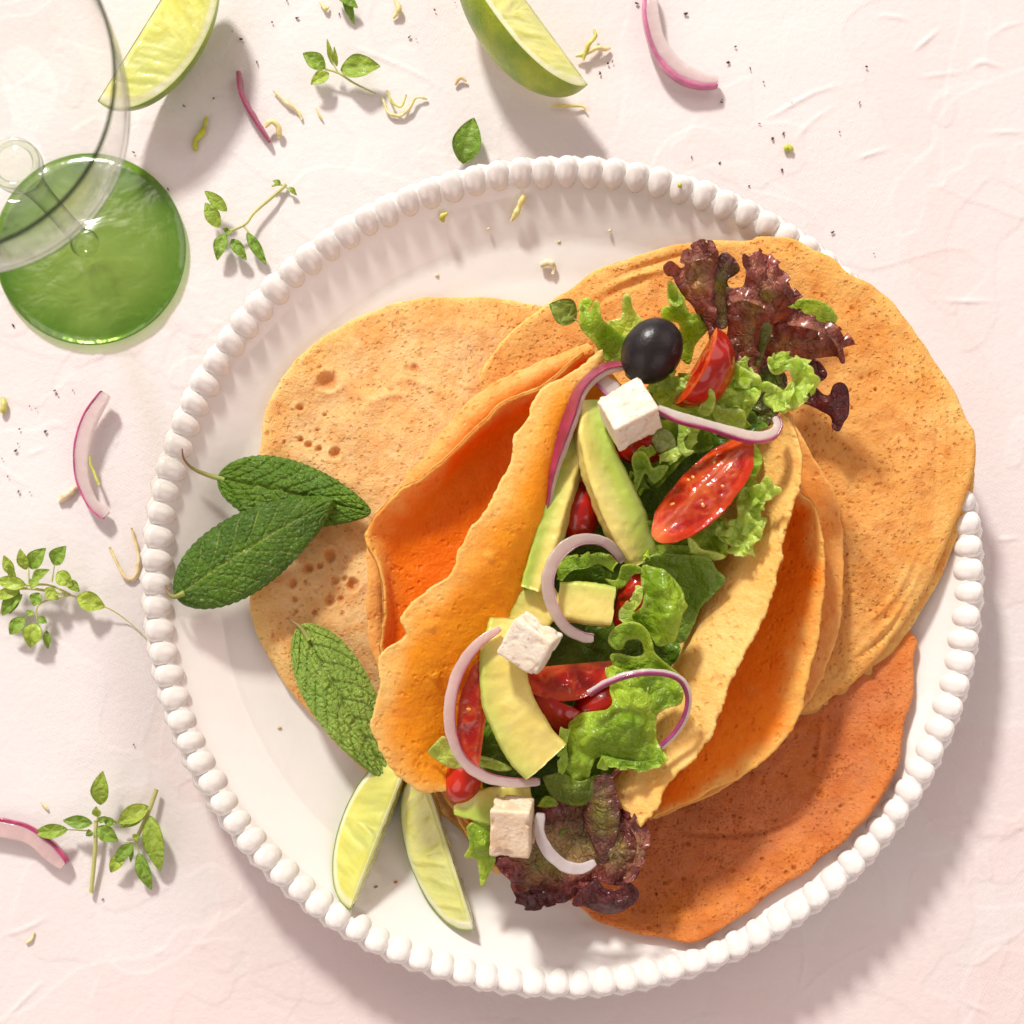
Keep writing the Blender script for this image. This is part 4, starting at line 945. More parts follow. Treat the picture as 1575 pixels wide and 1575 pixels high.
# bottom dark red leaf
t = thing_at('red_lettuce_leaf', 880, 1320, 2.6, 'dark red and brown lettuce leaf at the bottom end of the salad', 'lettuce leaf', 'dark red lettuce leaves')
patch('blade', [(830, 1235, 3.8), (870, 1232, 4.0), (920, 1225, 4.1), (940, 1215, 4.2), (950, 1240, 4.2), (972, 1252, 4.3), (980, 1275, 4.3), (988, 1305, 4.2), (984, 1335, 4.0), (978, 1352, 3.8), (955, 1362, 3.6), (938, 1360, 3.5), (915, 1355, 3.4), (895, 1370, 3.2), (875, 1385, 3.2), (855, 1388, 3.1), (842, 1378, 3.1), (832, 1372, 3.2), (815, 1398, 3.0), (800, 1388, 3.0), (786, 1365, 3.0), (785, 1355, 3.0), (768, 1338, 3.0), (757, 1315, 3.1), (775, 1290, 3.2), (800, 1260, 3.4)],
      [(900, 1270, 3.4), (870, 1320, 3.1), (950, 1300, 4.1), (820, 1330, 3.3)], M_RED, lambda p, d, u, s: c_red(p, d, u, s, inner=(0.52, 0.36, 0.14), rim=(0.36, 0.075, 0.07), reach=.9), t, ruff=.20, waves=14, seed=16.2, bumps=.22, bscale=2.0, sp=.07)
patch('lobe', [(812, 1370, 3.3), (822, 1364, 3.4), (832, 1368, 3.4), (838, 1385, 3.3), (834, 1396, 3.2), (822, 1400, 3.1), (812, 1392, 3.1)], [], M_RED, c_redrim, t, seed=16.5, bumps=.05)
patch('lobe', [(880, 1388, 3.2), (890, 1370, 3.5), (905, 1360, 3.7), (918, 1352, 3.8), (930, 1366, 3.6), (950, 1368, 3.6), (962, 1356, 3.9), (975, 1362, 3.9), (983, 1374, 3.8), (976, 1390, 3.5), (955, 1402, 3.2), (935, 1406, 3.1), (918, 1402, 3.1), (900, 1394, 3.2), (885, 1394, 3.1)], [(935, 1385, 3.75)], M_RED, c_redrim, t, seed=16.8, bumps=.1, sp=.06)
patch('lobe', [(918, 1196, 4.7), (938, 1192, 4.9), (950, 1222, 4.7), (954, 1262, 4.5), (946, 1300, 4.1), (930, 1325, 3.8), (912, 1300, 3.8), (898, 1262, 3.9), (900, 1230, 4.2)], [(930, 1250, 4.6)], M_RED, lambda p, d, u, s: c_red(p, d, u, s, inner=(0.34, 0.22, 0.07), rim=(0.25, 0.08, 0.06), reach=.5), t, seed=17.1, bumps=.08)

frill(TH[3], [(1004, 606, 5.9), (1030, 600, 6.1), (1056, 604, 6.2), (1082, 606, 6.3), (1104, 618, 6.1)], .55, .30, 4.2, M_LET, c_pale, 21.1, side=-1, rise=.2)
frill(TH[3], [(1100, 622, 6.0), (1124, 612, 6.1), (1144, 600, 6.1), (1164, 598, 6.2)], .5, .26, 3.2, M_LET, c_pale, 21.6, side=1, rise=.1)
frill(TH[3], [(1150, 642, 5.6), (1120, 648, 5.8), (1090, 640, 5.9), (1060, 634, 5.9)], .45, .24, 3.6, M_LET, c_green, 22.2, side=-1)
frill(TH[3], [(1126, 556, 6.2), (1132, 576, 6.2), (1128, 596, 6.2)], .5, .22, 2.0, M_LET, c_pale, 22.8, side=-1)
frill(TH[4], [(1176, 612, 6.1), (1200, 602, 6.3), (1224, 594, 6.5), (1240, 576, 6.7)], .55, .26, 3.2, M_LET, c_pale, 23.4, side=1)
frill(TH[4], [(1186, 568, 6.4), (1212, 564, 6.6), (1236, 572, 6.7)], .42, .22, 2.4, M_LET, c_pale, 23.9, side=-1)
frill(TH[5], [(1000, 752, 5.0), (990, 732, 5.2), (992, 712, 5.4), (1010, 696, 5.5)], .5, .26, 2.8, M_LET, c_green, 24.4, side=-1)
frill(TH[5], [(1012, 700, 5.3), (1034, 690, 5.4), (1056, 676, 5.5), (1062, 656, 5.6)], .45, .24, 2.8, M_LET, c_pale, 24.9, side=1)
frill(TH[6], [(1130, 742, 5.9), (1148, 756, 6.1), (1152, 778, 6.1), (1146, 800, 6.0), (1140, 822, 5.8)], .6, .28, 4.0, M_LET, c_pale, 25.3, side=-1)
frill(TH[6], [(1112, 800, 5.6), (1122, 818, 5.7), (1140, 832, 5.8), (1160, 834, 5.9)], .42, .24, 2.8, M_LET, c_pale, 25.8, side=1)
frill(TH[7], [(968, 826, 5.2), (1000, 836, 5.2), (1034, 838, 5.2), (1070, 840, 5.3), (1104, 846, 5.4)], .55, .28, 5.2, M_LET, c_green, 26.2, side=1)
frill(TH[7], [(1010, 822, 5.3), (1050, 818, 5.4), (1090, 806, 5.4)], .45, .24, 3.4, M_LET, c_pale, 26.8, side=-1)
frill(TH[8], [(942, 1022, 5.3), (966, 1032, 5.4), (996, 1040, 5.4), (1024, 1042, 5.4)], .45, .24, 3.2, M_LET, c_green, 27.3, side=1)
frill(TH[8], [(984, 968, 5.6), (972, 946, 5.7), (986, 926, 5.9), (990, 902, 6.0)], .35, .20, 2.6, M_LET, c_pale, 27.8, side=-1)
frill(TH[9], [(864, 894, 5.0), (880, 878, 5.2), (902, 874, 5.3), (922, 868, 5.4), (944, 880, 5.4)], .5, .24, 3.4, M_LET, c_green, 28.2, side=-1)
frill(TH[10], [(878, 1120, 5.3), (872, 1146, 5.2), (874, 1172, 5.0), (866, 1192, 4.8)], .42, .22, 2.6, M_LET, c_pale, 28.8, side=1)
frill(TH[10], [(1020, 1160, 5.4), (990, 1170, 5.3), (956, 1168, 5.2), (924, 1160, 5.1)], .45, .24, 3.2, M_LET, c_green, 29.1, side=-1)
frill(TH[2], [(1052, 408, 6.3), (1076, 400, 6.6), (1098, 402, 6.5)], .55, .28, 2.0, M_RED, c_red, 30.1, side=-1)
frill(TH[2], [(1150, 404, 6.7), (1176, 420, 6.5), (1200, 444, 6.4), (1222, 470, 6.0)], .5, .28, 3.4, M_RED, c_red, 30.6, side=-1)
frill(TH[2], [(1212, 500, 5.8), (1246, 506, 6.1), (1276, 518, 6.0), (1292, 545, 5.7)], .5, .26, 3.4, M_RED, c_red, 31.1, side=-1)
frill(TH[2], [(1120, 470, 5.9), (1140, 462, 6.2), (1166, 470, 6.2), (1190, 484, 5.9)], .6, .26, 2.6, M_RED, c_red, 31.7, side=-1)
frill(TH[11], [(790, 1372, 3.3), (816, 1376, 3.5), (846, 1372, 3.5), (876, 1374, 3.6)], .42, .22, 3.2, M_RED, c_redrim, 32.3, side=1)
frill(TH[11], [(960, 1262, 4.5), (978, 1290, 4.5), (976, 1320, 4.4), (958, 1350, 4.1)], .42, .22, 3.2, M_RED, c_red, 32.8, side=-1)

# ------------------------------------------------------------------ olive
def ellipsoid(name, c, ax, radii, mat, label=None, cat=None, parent=None, n=64, noise_=.02, col=None, seed=0, egg=0.0):
    a = unit(ax[0]); b = unit(np.asarray(ax[1]) - a * (np.asarray(ax[1]) @ a)); w = np.cross(a, b)
    ph = np.linspace(0.001, np.pi - .001, n // 2); th = np.linspace(0, 2 * np.pi, n, endpoint=False)
    Ph, Th = np.meshgrid(ph, th, indexing='ij')
    x = np.cos(Ph); s = np.sin(Ph) * (1 + egg * x)
    V = x[..., None] * radii[0] * a + (s * np.cos(Th))[..., None] * radii[1] * b + (s * np.sin(Th))[..., None] * radii[2] * w
    V = V.reshape(-1, 3)
    V = V * (1 + noise_ * fbm(V, 1.2 / max(radii), 3, seed))[:, None]
    o = mk(name, V + c, gridf(n // 2, n, False, True), mat, parent, col=None if col is None else np.repeat(np.array(col)[None], len(V), 0))
    if label: tag(o, label, cat)
    return o
oc = P(1003, 540, 6.4)
ol = ellipsoid('olive', oc, ([0.62, 0.78, .1], [0, 0, 1]), (1.17, 1.02, 1.02), M_OLIVE, 'whole shiny black olive at the top of the salad', 'olive', noise_=.02, seed=3)
e1 = oc + unit([-.62, -.78, -.12]) * 1.08
V, f = tube(np.array([e1, e1 + unit([-.62, -.78, -.12]) * .12]), [.30, .24], 16)
mk('pit_hole', V, f, M_PIT, ol)

# ------------------------------------------------------------------ wedges (lime, tomato)
def wedge(name, c, L, R, axis, mid, ang, kind, label, group=None, tip=.05, seed=0, seeds=(), off=None, concave=0.0, sides=(-1, 1)):
    a = unit(axis); m = unit(np.asarray(mid, float) - a * (np.asarray(mid, float) @ a)); w = np.cross(a, m)
    th = np.linspace(0.0, np.pi, 60)
    def R_(t): return R * np.sin(t) ** (.78 if kind == 'lime' else .9)
    def X_(t): return L * (np.cos(t) + tip * np.cos(t) ** 9) / (1 + tip)
    root = empty(name, c)
    tag(root, label, 'lime wedge' if kind == 'lime' else 'tomato wedge', group)
    # rind or skin
    ph = np.linspace(-ang / 2, ang / 2, 28)
    T_, Ph = np.meshgrid(th, ph, indexing='ij')
    V = X_(T_)[..., None] * a + (R_(T_) * np.cos(Ph))[..., None] * m + (R_(T_) * np.sin(Ph))[..., None] * w
    fl = V.reshape(-1, 3)
    if kind == 'lime':
        g = smooth(-.4, .5, fbm(fl, .5, 3, seed))[:, None]
        tipm = smooth(.75, 1.0, np.abs(np.cos(T_)).ravel())[:, None]
        col = np.array([0.46, 0.52, 0.02]) * g + np.array([0.25, 0.36, 0.014]) * (1 - g)
        col = col * (1 - .5 * tipm) + np.array([0.35, 0.36, 0.04]) * .5 * tipm
    else:
        g = smooth(-.4, .5, fbm(fl, .6, 3, seed))[:, None]
        col = np.array([0.55, 0.022, 0.006]) * g + np.array([0.42, 0.008, 0.005]) * (1 - g)
    wob = lambda q_: q_ * (1 + (.012 if kind == 'lime' else .09) * fbm(q_, .8 if kind == 'lime' else 1.1, 3, seed))[:, None]
    fl = wob(fl)
    mk('rind' if kind == 'lime' else 'skin', fl + c, gridf(60, 28)[:, ::-1], M_RIND if kind == 'lime' else M_TSKIN, root, col=col)
    for sgn in sides:
        e = m * math.cos(ang / 2) + sgn * w * math.sin(ang / 2)
        nrm = unit(sgn * np.cross(a, e))
        if nrm @ m > 0: nrm = -nrm
        rho = np.linspace(0, 1, 34) ** .8
        Tt, Rh = np.meshgrid(np.linspace(0, np.pi, 110), rho, indexing='ij')
        V = Rh[..., None] * (X_(Tt)[..., None] * a + R_(Tt)[..., None] * e)
        fl = V.reshape(-1, 3); rh = Rh.ravel(); tt = Tt.ravel()
        dist_axis = (Rh * R_(Tt)).ravel()
        xa = (Rh * X_(Tt)).ravel()
        q = np.stack([(xa + .35 * dist_axis * np.sign(xa)) * (3.6 if kind == 'lime' else 2.2), dist_axis * (0.9 if kind == 'lime' else 2.0), np.full(len(tt), seed + sgn)], 1)
        ves = vn(q) * .6 + vn(q * 2.3) * .4
        border = np.minimum(smooth(1.0, .86, rh), smooth(0.02, .22, dist_axis))
        if kind == 'lime':
            hgt = (.05 + .055 * ves) * border - .03 * (1 - border)
            pulp = np.array([0.70, 0.725, 0.22]) * (1 + .13 * ves[:, None]) + np.array([.10, .05, -.03]) * fbm(fl, .7, 2, seed)[:, None]
            pith = np.array([0.84, 0.86, 0.62]); grn = np.array([0.35, 0.48, 0.05])
            k1 = smooth(.86, .92, rh)[:, None]; k2 = smooth(.965, 1.0, rh)[:, None]; k3 = smooth(.13, .05, dist_axis)[:, None] * smooth(1.0, .8, rh)[:, None]
            col = pulp * (1 - k1) + pith * k1
            col = col * (1 - k3) + pith * k3
            col = col * (1 - k2) + grn * k2
        else:
            wall = smooth(.72, .84, rh)
            gel = smooth(.1, .5, fbm(fl, 1.1, 2, seed + sgn) + .35)
            hgt = (.03 * ves + .05 * gel - concave) * border
            meat = np.array([0.62, 0.050, 0.008]); gl = np.array([0.42, 0.014, 0.004]); co = np.array([0.74, 0.20, 0.04])
            col = gl * (1 - wall)[:, None] + meat * wall[:, None]
            k3 = smooth(.35, .0, dist_axis)[:, None] * .5
            col = col * (1 - k3) + co * k3
            rdg = (np.exp(-(fbm(fl, 1.5, 3, seed + 6 + sgn) * 7) ** 2) * border)[:, None] * .35
            col = col * (1 - rdg) + co * rdg
            hgt = hgt + .03 * rdg[:, 0]
            tip_ = smooth(.72, .98, np.abs(np.cos(tt)) * rh)[:, None] * .6
            col = col * (1 - tip_) + co * tip_
        V = wob(fl) + nrm * hgt[:, None]
        mk('cut_face', V + c, gridf(110, 34) if sgn < 0 else gridf(110, 34)[:, ::-1], M_LIME if kind == 'lime' else M_TOM, root, col=col)
        if kind != 'lime':
            for k, (ta, ra, s2) in enumerate(seeds):
                if s2 != sgn: continue
                p = ra * (X_(ta) * a + R_(ta) * e) + nrm * .02
                ellipsoid('seed', p + c, (unit(a * math.cos(ta) + e * math.sin(ta)), nrm), (.10, .04, .065), M_SEED, parent=root, n=12, col=(0.80, 0.34, 0.06), noise_=0)
    return root
GLM = 'lime wedges'
def ax2(p, q): return unit(P(*q) - P(*p))
# upper left wedge, cut face to the sky
wedge('lime_wedge', P(226, 32, 2.1), 3.5, 2.2, ax2((150, 152, 1.2), (300, -88, 1.2)), [0.62, -0.50, -.50], math.radians(62), 'lime', 'lime wedge at the upper left, partly behind the wine glass, yellow cut face up', GLM, seed=1)
wedge('lime_wedge', P(818, 12, 1.75), 3.5, 2.3, ax2((735, -110, 1.2), (908, 126, .75)), [-0.72, -0.42, .12], math.radians(72), 'lime', 'lime wedge at the top middle on the table, green rind facing the platter', GLM, seed=2)
wedge('lime_wedge', P(585, 1280, 2.75), 3.05, 1.85, ax2((525, 1405, 2.0), (612, 1180, 2.2)), [-.55, -.12, -.85], math.radians(62), 'lime', 'left of the two lime wedges on the platter, its tip on the beaded rim', GLM, seed=3)
wedge('lime_wedge', P(690, 1308, 2.55), 3.1, 1.85, ax2((722, 1432, 1.7), (640, 1175, 2.2)), [-.50, -.10, -.86], math.radians(60), 'lime', 'right of the two lime wedges on the platter, its top end under the folded crepe', GLM, seed=4)
GT = 'tomato wedges in the salad'
ts = [(rng.uniform(.5, 2.6), rng.uniform(.35, .75), s) for s in (-1, 1) for _ in range(7)]
wedge('tomato_wedge', P(1080, 750, 6.55), 2.30, 1.1, ax2((1003, 818, 6.2), (1143, 674, 6.4)), [0.35, -0.35, -1.0], math.radians(150), 'tomato', 'largest red tomato wedge, seedy cut side up, in the middle of the upper salad', GT, seed=5, seeds=[(.7, .55, 1), (1.5, .6, 1), (1.62, .66, 1), (2.45, .62, 1), (1.1, .5, -1), (2.0, .45, -1)], tip=.02, concave=.02)
wedge('tomato_wedge', P(1068, 562, 6.4), 1.48, 1.35, ax2((1048, 604, 5.6), (1108, 500, 6.6)), [0.75, -0.30, .42], math.radians(95), 'tomato', 'orange red tomato wedge standing right of the black olive', GT, seed=6, tip=.02)
wedge('tomato_wedge', P(748, 1098, 5.3), 1.95, 1.05, ax2((726, 1186, 4.9), (748, 1020, 5.2)), [-.9, -.1, -.35], math.radians(70), 'tomato', 'narrow upright tomato wedge with yellow seeds, beside the long onion arc', GT, seed=7, seeds=[(1.3, .5, 1), (1.5, .62, 1), (1.75, .45, 1), (1.9, .6, 1), (1.2, .7, 1), (1.3, .5, -1), (1.5, .62, -1), (1.75, .45, -1), (1.9, .6, -1), (1.2, .7, -1)], tip=.02)
wedge('tomato_wedge', P(872, 1022, 4.75), 1.85, 1.3, ax2((792, 1032, 4.4), (948, 1018, 4.4)), [0.05, -.85, -.5], math.radians(80), 'tomato', 'dark red tomato wedge in the shade below the middle cheese cube', GT, seed=8, tip=.02, concave=.05)
wedge('tomato_wedge', P(860, 1085, 4.0), 1.5, 1.0, ax2((800, 1060, 3.6), (905, 1110, 3.6)), [0.1, -.6, .5], math.radians(100), 'tomato', 'tomato wedge deep in shade, right of the large avocado slice', GT, seed=9, tip=.02)
wedge('tomato_wedge', P(925, 1085, 4.1), 1.2, .8, ax2((890, 1100, 3.8), (955, 1070, 4.0)), [0.1, .2, .9], math.radians(120), 'tomato', 'tomato wedge half hidden where the purple onion arc ends', GT, seed=10, tip=.02)
wedge('tomato_wedge', P(715, 1200, 3.6), .9, .75, ax2((700, 1228, 3.2), (725, 1175, 3.6)), [-.2, -.1, .9], math.radians(130), 'tomato', 'tomato piece showing below the narrow upright tomato wedge', GT, seed=11, tip=.02)
wedge('tomato_wedge', P(896, 785, 4.2), 1.1, .8, ax2((880, 810, 3.8), (900, 745, 4.0)), [.2, .1, .9], math.radians(130), 'tomato', 'tomato piece in shade between the two long avocado slices', GT, seed=12, tip=.02)
wedge('tomato_wedge', P(985, 692, 4.5), 1.0, .7, ax2((965, 692, 4.2), (1045, 700, 4.4)), [.1, .1, .9], math.radians(130), 'tomato', 'tomato piece in shade just below the upper cheese cube', GT, seed=13, tip=.02)
wedge('tomato_wedge', P(975, 922, 4.3), 1.2, .75, ax2((960, 950, 4.0), (985, 880, 4.2)), [.1, .1, .9], math.radians(130), 'tomato', 'tomato piece in shade between the avocado cube and the folded lettuce', GT, seed=14, tip=.02)

# ------------------------------------------------------------------ avocado
YEL = np.array([0.80, 0.69, 0.22]); GRN = np.array([0.44, 0.58, 0.10]); DGR = np.array([0.26, 0.40, 0.05])
def avocado(path, width, height, label, gside=-1, tilt=0.0, seed=0, concave=.18, gamt=.45, name='avocado_slice'):
    """slice of a fruit: rounded section swept along a path; the outer side is greener"""
    p = catmull(PP(path), 70)
    n = len(p)
    w = np.interp(np.linspace(0, 1, n), np.linspace(0, 1, len(width)), width)
    h = np.interp(np.linspace(0, 1, n), np.linspace(0, 1, len(height)), height)
    # section: chamfered block with slightly hollow top
    base = []
    for x0, y0, x1, y1, m in [(-.5, -.42, -.5, .42, 8), (-.42, .5, .42, .5, 12), (.5, .42, .5, -.42, 8), (.42, -.5, -.42, -.5, 8)]:
        for k in range(m): base.append((x0 + (x1 - x0) * k / (m - 1), y0 + (y1 - y0) * k / (m - 1)))
    base = np.array(base)
    prof = np.repeat(base[None], n, 0).copy()
    top = prof[..., 1] > .45
    prof[..., 1] -= np.where(top, concave * .5 * np.exp(-(prof[..., 0] / .3) ** 2), 0)
    prof[..., 0] *= w[:, None]; prof[..., 1] *= h[:, None]
    ct, st = math.cos(tilt), math.sin(tilt)
    prof = np.stack([prof[..., 0] * ct - prof[..., 1] * st, prof[..., 0] * st + prof[..., 1] * ct], -1)
    V, f = sweep(p, prof)
    x = np.r_[np.tile(base[:, 0] * gside, n), 0, 0]
    g = smooth(gamt - .55, gamt + .30, x + .06 * fbm(V, 1.5, 3, seed))[:, None]
    d = smooth(.44, .5, x)[:, None]
    col = YEL * (1 - g) + GRN * g
    col = col * (1 - .4 * d) + DGR * .4 * d
    V = V + .035 * np.stack([fbm(V * [1, 1, .3], 5, 3, seed), fbm(V, 5, 3, seed + 2), fbm(V, 5, 3, seed + 3)], 1)
    V = V + .05 * np.stack([fbm(V, 1.6, 3, seed), fbm(V, 1.6, 3, seed + 5), fbm(V, 1.6, 3, seed + 9)], 1)
    o = mk(name, V, f, M_AVO, col=col)
    return tag(o, label, 'avocado slice' if name == 'avocado_slice' else 'avocado cube', 'avocado pieces in the salad')
avocado([(942, 604, 5.3), (905, 660, 5.2), (872, 735, 5.0), (846, 820, 4.9), (818, 908, 4.8)], [.35, .6, .85, .9, .75], [.5, .8, .8, .8, .6], 'long thin avocado slice on the left, on its edge against the crepe', gside=1, seed=1, gamt=.05, tilt=-.3)
avocado([(905, 618, 5.6), (912, 680, 5.7), (935, 745, 5.6), (962, 805, 5.4), (990, 862, 5.0)], [.7, 1.15, 1.4, 1.5, 1.1], [.6, .9, .9, .9, .6], 'broad curved avocado slice running down from the upper cheese cube', gside=-1, seed=2, gamt=.0, tilt=.25)
avocado([(775, 955, 5.0), (772, 1010, 5.15), (782, 1080, 5.1), (812, 1140, 4.95), (838, 1170, 4.8)], [1.0, 1.55, 1.8, 1.9, 1.9], [1.0, 1.2, 1.2, 1.2, 1.2], 'largest avocado slice, thick and yellow, curving down the lower salad', gside=1, seed=3, gamt=.50, tilt=.0, concave=.05)
avocado([(860, 925, 5.3), (900, 928, 5.35), (942, 934, 5.3)], [1.25, 1.45, 1.35], [1.2, 1.2, 1.2], 'yellow avocado cube held inside the pale onion ring', gside=-1, seed=4, gamt=.46, name='avocado_cube', concave=.05)
avocado([(790, 965, 4.2), (825, 935, 4.3), (858, 912, 4.3)], [1.3, 1.6, 1.3], [.6, .7, .6], 'amber avocado slice lying behind the pale onion ring', gside=-1, seed=5, gamt=.5)
avocado([(700, 1245, 3.5), (740, 1240, 3.7), (790, 1240, 3.7), (818, 1236, 3.6)], [.35, 1.2, 1.5, 1.3], [.4, .6, .6, .5], 'pale green avocado slice under the lowest cheese cube', gside=1, seed=6, gamt=.0)

# ------------------------------------------------------------------ cheese cubes
def cheese(c, dims, X, Zax, label, seed):
    a = unit(X); z = unit(np.asarray(Zax, float) - a * (np.asarray(Zax, float) @ a)); b = np.cross(z, a)
    n = 26
    s = np.linspace(-1, 1, n)
    Vs, Fs = [], []
    off = 0
    for ax_ in range(3):
        for sg in (-1, 1):
            A_, B_ = np.meshgrid(s, s, indexing='ij')
            p = np.zeros((n, n, 3))
            p[..., ax_] = sg; p[..., (ax_ + 1) % 3] = A_; p[..., (ax_ + 2) % 3] = B_
            Vs.append(p.reshape(-1, 3)); f = gridf(n, n) + off
            Fs.append(f if sg > 0 else f[:, ::-1]); off += n * n
    V = np.vstack(Vs); Fq = np.vstack(Fs)
    # round the cube a little, then chip it
    r = .10
    inner = np.clip(V, -1 + r, 1 - r)
    V = inner + unit(V - inner + 1e-9 * V) * r * (np.abs(V).max(1) > .999)[:, None]
    V = V * np.array(dims) / 2
    W_ = V @ np.array([a, b, z])
    nn = fbm(V, 1.1, 4, seed); n2 = np.clip(fbm(V, 2.6, 3, seed + 5) - .18, 0, 1)
    W_ = W_ * (1 + .06 * nn - .34 * n2)[:, None]
    # weld the seams
    key = np.round(V, 5)
    _, inv = np.unique(key, axis=0, return_inverse=True)
    inv = inv.ravel()
    m = inv.max() + 1
    W2 = np.zeros((m, 3)); W2[inv] = W_
    Fq = inv[Fq]
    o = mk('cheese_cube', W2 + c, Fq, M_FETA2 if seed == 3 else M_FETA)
    return tag(o, label, 'cheese cube', 'white cheese cubes in the salad')
cheese(P(968, 637, 7.0), (1.68, 1.5, 1.4), [.88, .45, .0], [-.28, .28, .9], 'uppermost white cheese cube, just below the black olive', 1)
cheese(P(815, 990, 6.5), (1.55, 1.45, 1.25), [.80, -.52, .1], [-.20, -.35, .9], 'middle white cheese cube with a browned top, on the large avocado slice', 2)
cheese(P(788, 1271, 5.0), (1.40, 1.75, 1.5), [.995, -.06, .1], [.12, -.35, .93], 'lowest white cheese cube, upright in shade above the dark red leaf', 3)

# ------------------------------------------------------------------ red onion
OW = np.array([0.86, 0.82, 0.79]); OP = np.array([0.30, 0.03, 0.11])
def onion(path, w, h, label, side=1, tilt=0.0, seed=0, flesh=OW, skin=OP, skin_t=.05, pinkish=.35, skinw=1.0, skin_part=True, taper=.55):
    """slice of red onion: flesh band plus the purple skin on its outer side"""
    p = catmull(PP(path), 90)
    n = len(p)
    u = np.linspace(0, 1, n)
    env = taper + (1 - taper) * np.sin(np.pi * np.clip(u * 1.0, .0, 1)) ** .35
    W_ = w * env * (1 + .16 * vn(np.stack([u * 5 + seed, 0 * u, 0 * u], 1))); H_ = h * (1 + .2 * vn(np.stack([u * 4 + seed, 0 * u + 5, 0 * u], 1)))
    k = 16
    an = np.linspace(0, 2 * np.pi, k, endpoint=False) + np.pi / k
    sq = np.stack([np.sign(np.cos(an)) * np.abs(np.cos(an)) ** .32, np.sign(np.sin(an)) * np.abs(np.sin(an)) ** .32], 1) * .5
    ct, st = math.cos(tilt), math.sin(tilt)
    def section(W1, H1, ofs):
        pr = np.stack([sq[None, :, 0] * W1[:, None] + ofs[:, None], sq[None, :, 1] * H1[:, None]], -1)
        return np.stack([pr[..., 0] * ct - pr[..., 1] * st, pr[..., 0] * st + pr[..., 1] * ct], -1)
    V, f = sweep(p, section(W_, H_, np.zeros(n)))
    x = np.r_[np.tile(sq[:, 0] * 2 * side, n), 0, 0]
    g = smooth(.0, 1.0, x)[:, None] * pinkish
    col = flesh * (1 - g) + np.array([0.66, 0.34, 0.44]) * g
    uu_ = np.r_[np.repeat(u, k), 0, 1]
    ln = vn(np.stack([x * 4.2 + seed, uu_ * 5, 0 * x], 1)) * .6 + .4 * vn(np.stack([x * 2 + seed, uu_ * 60, 0 * x], 1))
    col = col * (1 + .13 * ln)[:, None]
    V = V + .03 * np.stack([fbm(V, 3, 2, seed), fbm(V, 3, 2, seed + 4), fbm(V, 3, 2, seed + 8)], 1)
    o = mk('onion_slice', V, f, M_ONION, col=col)
    tag(o, label, 'onion slice', 'red onion slices')
    if skin_part:
        V, f = sweep(p, section(np.full(n, skin_t), H_ * skinw * 1.02, side * (W_ / 2 + skin_t * .35)))
        nz = fbm(V, 2.5, 3, seed + 2)[:, None]
        mk('skin', V, f, M_OSKIN, o, col=skin * (1 + .5 * nz) + np.array([.05, .02, .03]) * np.clip(nz, 0, 1))
    return o
# right-hand side of the travel direction is side +1
onion([(1002, -20, .45), (1004, 30, .5), (1018, 76, .55), (1046, 108, .5), (1075, 121, .4), (1104, 124, .35)], .50, .42, 'curved red onion slice alone on the table at the top right', side=1, seed=1, flesh=OW, skin=np.array([0.50, 0.13, 0.26]), skin_t=.15, pinkish=.5)
onion([(369, 112, .30), (374, 145, .3), (392, 180, .25), (416, 216, .2)], .13, .35, 'thin dark purple onion sliver on the table between lime and herb sprigs', side=1, seed=2, flesh=np.array([.45, .12, .2]), skin_t=.09)
onion([(164, 606, .55), (140, 645, .55), (127, 690, .5), (128, 735, .45), (143, 772, .4), (164, 792, .35)], .50, .28, 'curved red onion slice on the table at the left edge of the platter', side=1, tilt=0, seed=3, flesh=OW * [1, .97, .97], skin=np.array([0.45, 0.07, 0.20]), skin_t=.07)
onion([(-30, 1274, .35), (10, 1277, .4), (50, 1290, .4), (98, 1332, .35)], .60, .32, 'red onion slice cut off by the frame at the lower left', side=-1, seed=4, flesh=OW * [1, .84, .84], skin=np.array([0.33, 0.03, 0.10]), skin_t=.16)
onion([(955, 563, 6.0), (925, 572, 6.1), (896, 600, 6.0), (880, 640, 5.9), (862, 690, 5.6), (846, 740, 5.2), (836, 792, 4.7)], .22, .75, 'tall purple onion slice along the inside of the left flap, from olive to avocado', side=1, tilt=.55, seed=5, flesh=OW * [1, .78, .75], skin=np.array([0.28, 0.02, 0.07]), skin_t=.07)
onion([(918, 578, 5.7), (935, 592, 5.9), (955, 612, 6.0), (975, 628, 6.0)], .55, .35, 'short pale onion slice partly under the uppermost cheese cube', side=1, seed=6, flesh=OW, skin=np.array([0.45, 0.12, 0.28]), skin_t=.07)
onion([(1012, 628, 7.0), (1045, 642, 7.1), (1085, 652, 7.05), (1125, 664, 7.0), (1160, 672, 6.9), (1186, 668, 6.8), (1196, 655, 6.7), (1193, 644, 6.5)], .33, .22, 'long onion slice reaching right over the lettuce, above the largest tomato', side=1, seed=7, tilt=.25, flesh=OW * [1, .98, .9], skin_t=.06, skin=np.array([.33, .04, .13]))
onion([(958, 862, 5.3), (945, 844, 5.6), (920, 830, 5.9), (885, 832, 6.2), (855, 856, 6.3), (842, 892, 6.4), (848, 930, 6.4), (868, 964, 6.3), (895, 980, 6.2), (912, 982, 6.1)], .40, .24, 'greyish translucent onion ring around the avocado cube', side=-1, seed=8, flesh=np.array([0.58, 0.50, 0.46]), skin_t=.03, skin=np.array([.42, .2, .28]), pinkish=.35)
onion([(768, 966, 5.9), (735, 990, 6.0), (706, 1030, 5.9), (692, 1080, 5.8), (694, 1130, 5.6), (712, 1170, 5.4), (745, 1195, 5.2), (785, 1204, 5.1), (830, 1203, 4.9)], .37, .24, 'longest onion slice, a big arc round the narrow upright tomato wedge', side=-1, seed=9, flesh=np.array([0.78, 0.66, 0.62]), skin_t=.035, skin=np.array([.40, .08, .14]), pinkish=.5)
